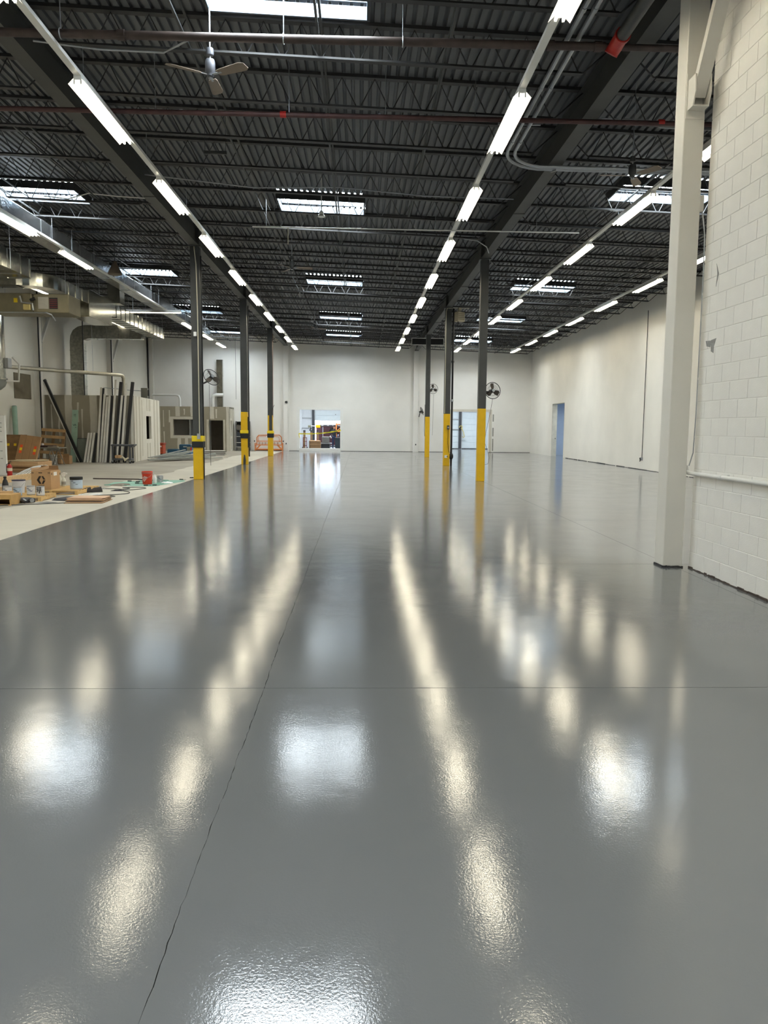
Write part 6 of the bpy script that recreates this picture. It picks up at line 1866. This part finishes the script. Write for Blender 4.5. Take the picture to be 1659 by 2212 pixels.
# green sheeting under the red bucket
GRS = M('green_sheeting', (122, 166, 148), 0.6, var=0.12, scale=3)
t = thing('green_sheeting', 'thin green plastic sheeting spread under the red bucket', 'sheeting', (-6.2, 22.9, 0))
MB().prism([(-0.95, -0.9), (-0.25, -1.1), (0.45, -1.15), (0.88, 0.9), (0.7, 1.5), (0.0, 1.25), (-0.6, 0.9), (-1.1, 0.3)], 'z', 0.0005, 0.004).build('sheet', GRS, t)
for x0, y0, x1, y1 in ((-1.0, -0.85, -0.3, -1.08), (-0.5, 0.8, 0.3, 1.2), (0.3, -0.9, 0.5, -0.2)):
    MB().tube([(x0, y0, 0.01), ((x0 + x1) / 2, (y0 + y1) / 2, 0.035), (x1, y1, 0.01)], 0.014, 5).build('fold', GRS, t)
t = thing('red_bucket', 'orange-red bucket with white diagonal lettering on the green sheeting', 'bucket', (-6.13, 22.55, 0.005))
MB().lathe([(0.128, 0.0), (0.132, 0.005), (0.148, 0.30), (0.155, 0.30), (0.155, 0.36), (0.150, 0.368), (0.142, 0.368), (0.140, 0.30), (0.12, 0.02)], 0, 0, 0, 24).build('pail', M('orange_red_plastic2', (206, 52, 24), 0.45), t, smooth=True)
MB().lathe([(0.157, 0.318), (0.158, 0.34)], 0, 0, 0, 24).build('grey_rim', M('grey_rim', (120, 110, 108), 0.5), t)
MB().tube([(-0.155, 0, 0.33), (-0.11, -0.13, 0.22), (0.0, -0.17, 0.19), (0.11, -0.13, 0.22), (0.155, 0, 0.33)], 0.004, 4).build('bail', CONDUIT, t)
for k, tx in enumerate(('THE', 'HOME', 'DEPOT')):
    text_mesh('lettering', tx, 0.052, WHITE, t, (-0.055 + 0.024 * k, -0.150 + 0.004 * k, 0.20 - 0.028 * k), (PI / 2 - 0.05, -0.75, -0.25), 0.0008)
paint_can(-5.97, 23.35, 0.005, 0.088, 0.20, 'open tin can standing behind the red bucket', CANM)
t = thing('white_jug', 'small white jug between the red bucket and the tin can', 'jug', (-6.02, 22.95, 0.005))
MB().lathe([(0.05, 0.0), (0.055, 0.02), (0.055, 0.14), (0.03, 0.2), (0.02, 0.23)], 0, 0, 0, 14).build('body', WHITE, t, smooth=True)
MB().lathe([(0.024, 0.225), (0.024, 0.25), (0.01, 0.252)], 0, 0, 0, 10).build('cap', WHITE, t)
tag(MB().bar((-8.35, 24.55, 0.02), (-6.75, 24.3, 0.02), 0.045, 0.035).build('dark_bar', M('dark_bar', (62, 50, 46), 0.6)), 'long dark bar lying left of the red bucket', 'bar')
tag(MB().bar((-6.85, 24.25, 0.015), (-6.2, 23.95, 0.015), 0.05, 0.03).build('grey_bar', GREYP), 'shorter grey bar continuing the dark bar toward the bucket', 'bar')
for k, (x, yy, a) in enumerate(((-6.6, 23.35, 0.4), (-6.45, 22.75, 0.1), (-5.75, 22.0, 0.0), (-5.98, 21.95, 0.2), (-5.55, 24.4, -0.2), (-5.42, 25.3, 0.1), (-6.9, 23.55, 0.0))):
    t = thing('hand_tool', 'small dark hand tool on the floor %s' % ('left of the red bucket', 'at the foot of the red bucket', 'at the right front of the green sheeting', 'at the front edge of the green sheeting', 'right of the tin can', 'far right beyond the green sheeting', 'at the left end of the green sheeting')[k], 'tool', (x, yy, 0.005), a, 'small tools around the green sheeting')
    MB().chbox(-0.09, 0.03, -0.02, 0.02, 0, 0.03, 0.006).build('handle', BLACK, t)
    box(0.03, 0.12, -0.03, 0.03, 0.008, 0.014).build('blade', GREYP, t)
t = thing('air_hose', 'dark hose snaking in loops across the bare floor', 'hose', (-6.1, 19.3, 0))
pts = [(-6.75, 20.75), (-6.45, 20.7), (-6.2, 20.55), (-6.15, 20.9), (-6.4, 21.1), (-6.05, 21.3), (-5.75, 21.0), (-5.9, 20.5), (-6.15, 20.2), (-5.85, 19.8), (-5.75, 19.3), (-6.05, 18.9), (-6.35, 18.75), (-6.3, 18.45), (-6.0, 18.35), (-5.8, 18.5), (-6.0, 18.7), (-6.2, 18.6)]
sp = []
for i in range(len(pts) - 1):
    p0 = pts[max(0, i - 1)]; p1 = pts[i]; p2 = pts[i + 1]; p3 = pts[min(len(pts) - 1, i + 2)]
    for q in range(5):
        u = q / 5
        sp.append(tuple(0.5 * (2 * p1[c] + (p2[c] - p0[c]) * u + (2 * p0[c] - 5 * p1[c] + 4 * p2[c] - p3[c]) * u * u + (3 * p1[c] - p0[c] - 3 * p2[c] + p3[c]) * u ** 3) for c in (0, 1)))
MB().tube([(p[0] + 6.1, p[1] - 19.3, 0.012) for p in sp], 0.011, 6).build('hose', M('grey_hose', (84, 84, 82), 0.6), t, smooth=True)
MB().cyl((-6.75 + 6.1, 20.75 - 19.3, 0.012), (-6.85 + 6.1, 20.78 - 19.3, 0.012), 0.014, 6).build('fitting', CONDUIT, t)
t = thing('floor_cable', 'dark cable lying along the bare floor in front of the crate', 'cable', (-7.0, 16.7, 0))
MB().tube([(-1.2, -0.55, 0.01), (-0.5, -0.42, 0.01), (-0.1, -0.2, 0.01), (0.3, 0.0, 0.01), (0.65, 0.25, 0.01)], 0.010, 6).build('cable', M('grey_hose', (84, 84, 82), 0.6), t, smooth=True)
MB().cyl((0.65, 0.25, 0.01), (0.72, 0.30, 0.012), 0.016, 6).build('plug', BLACK, t)
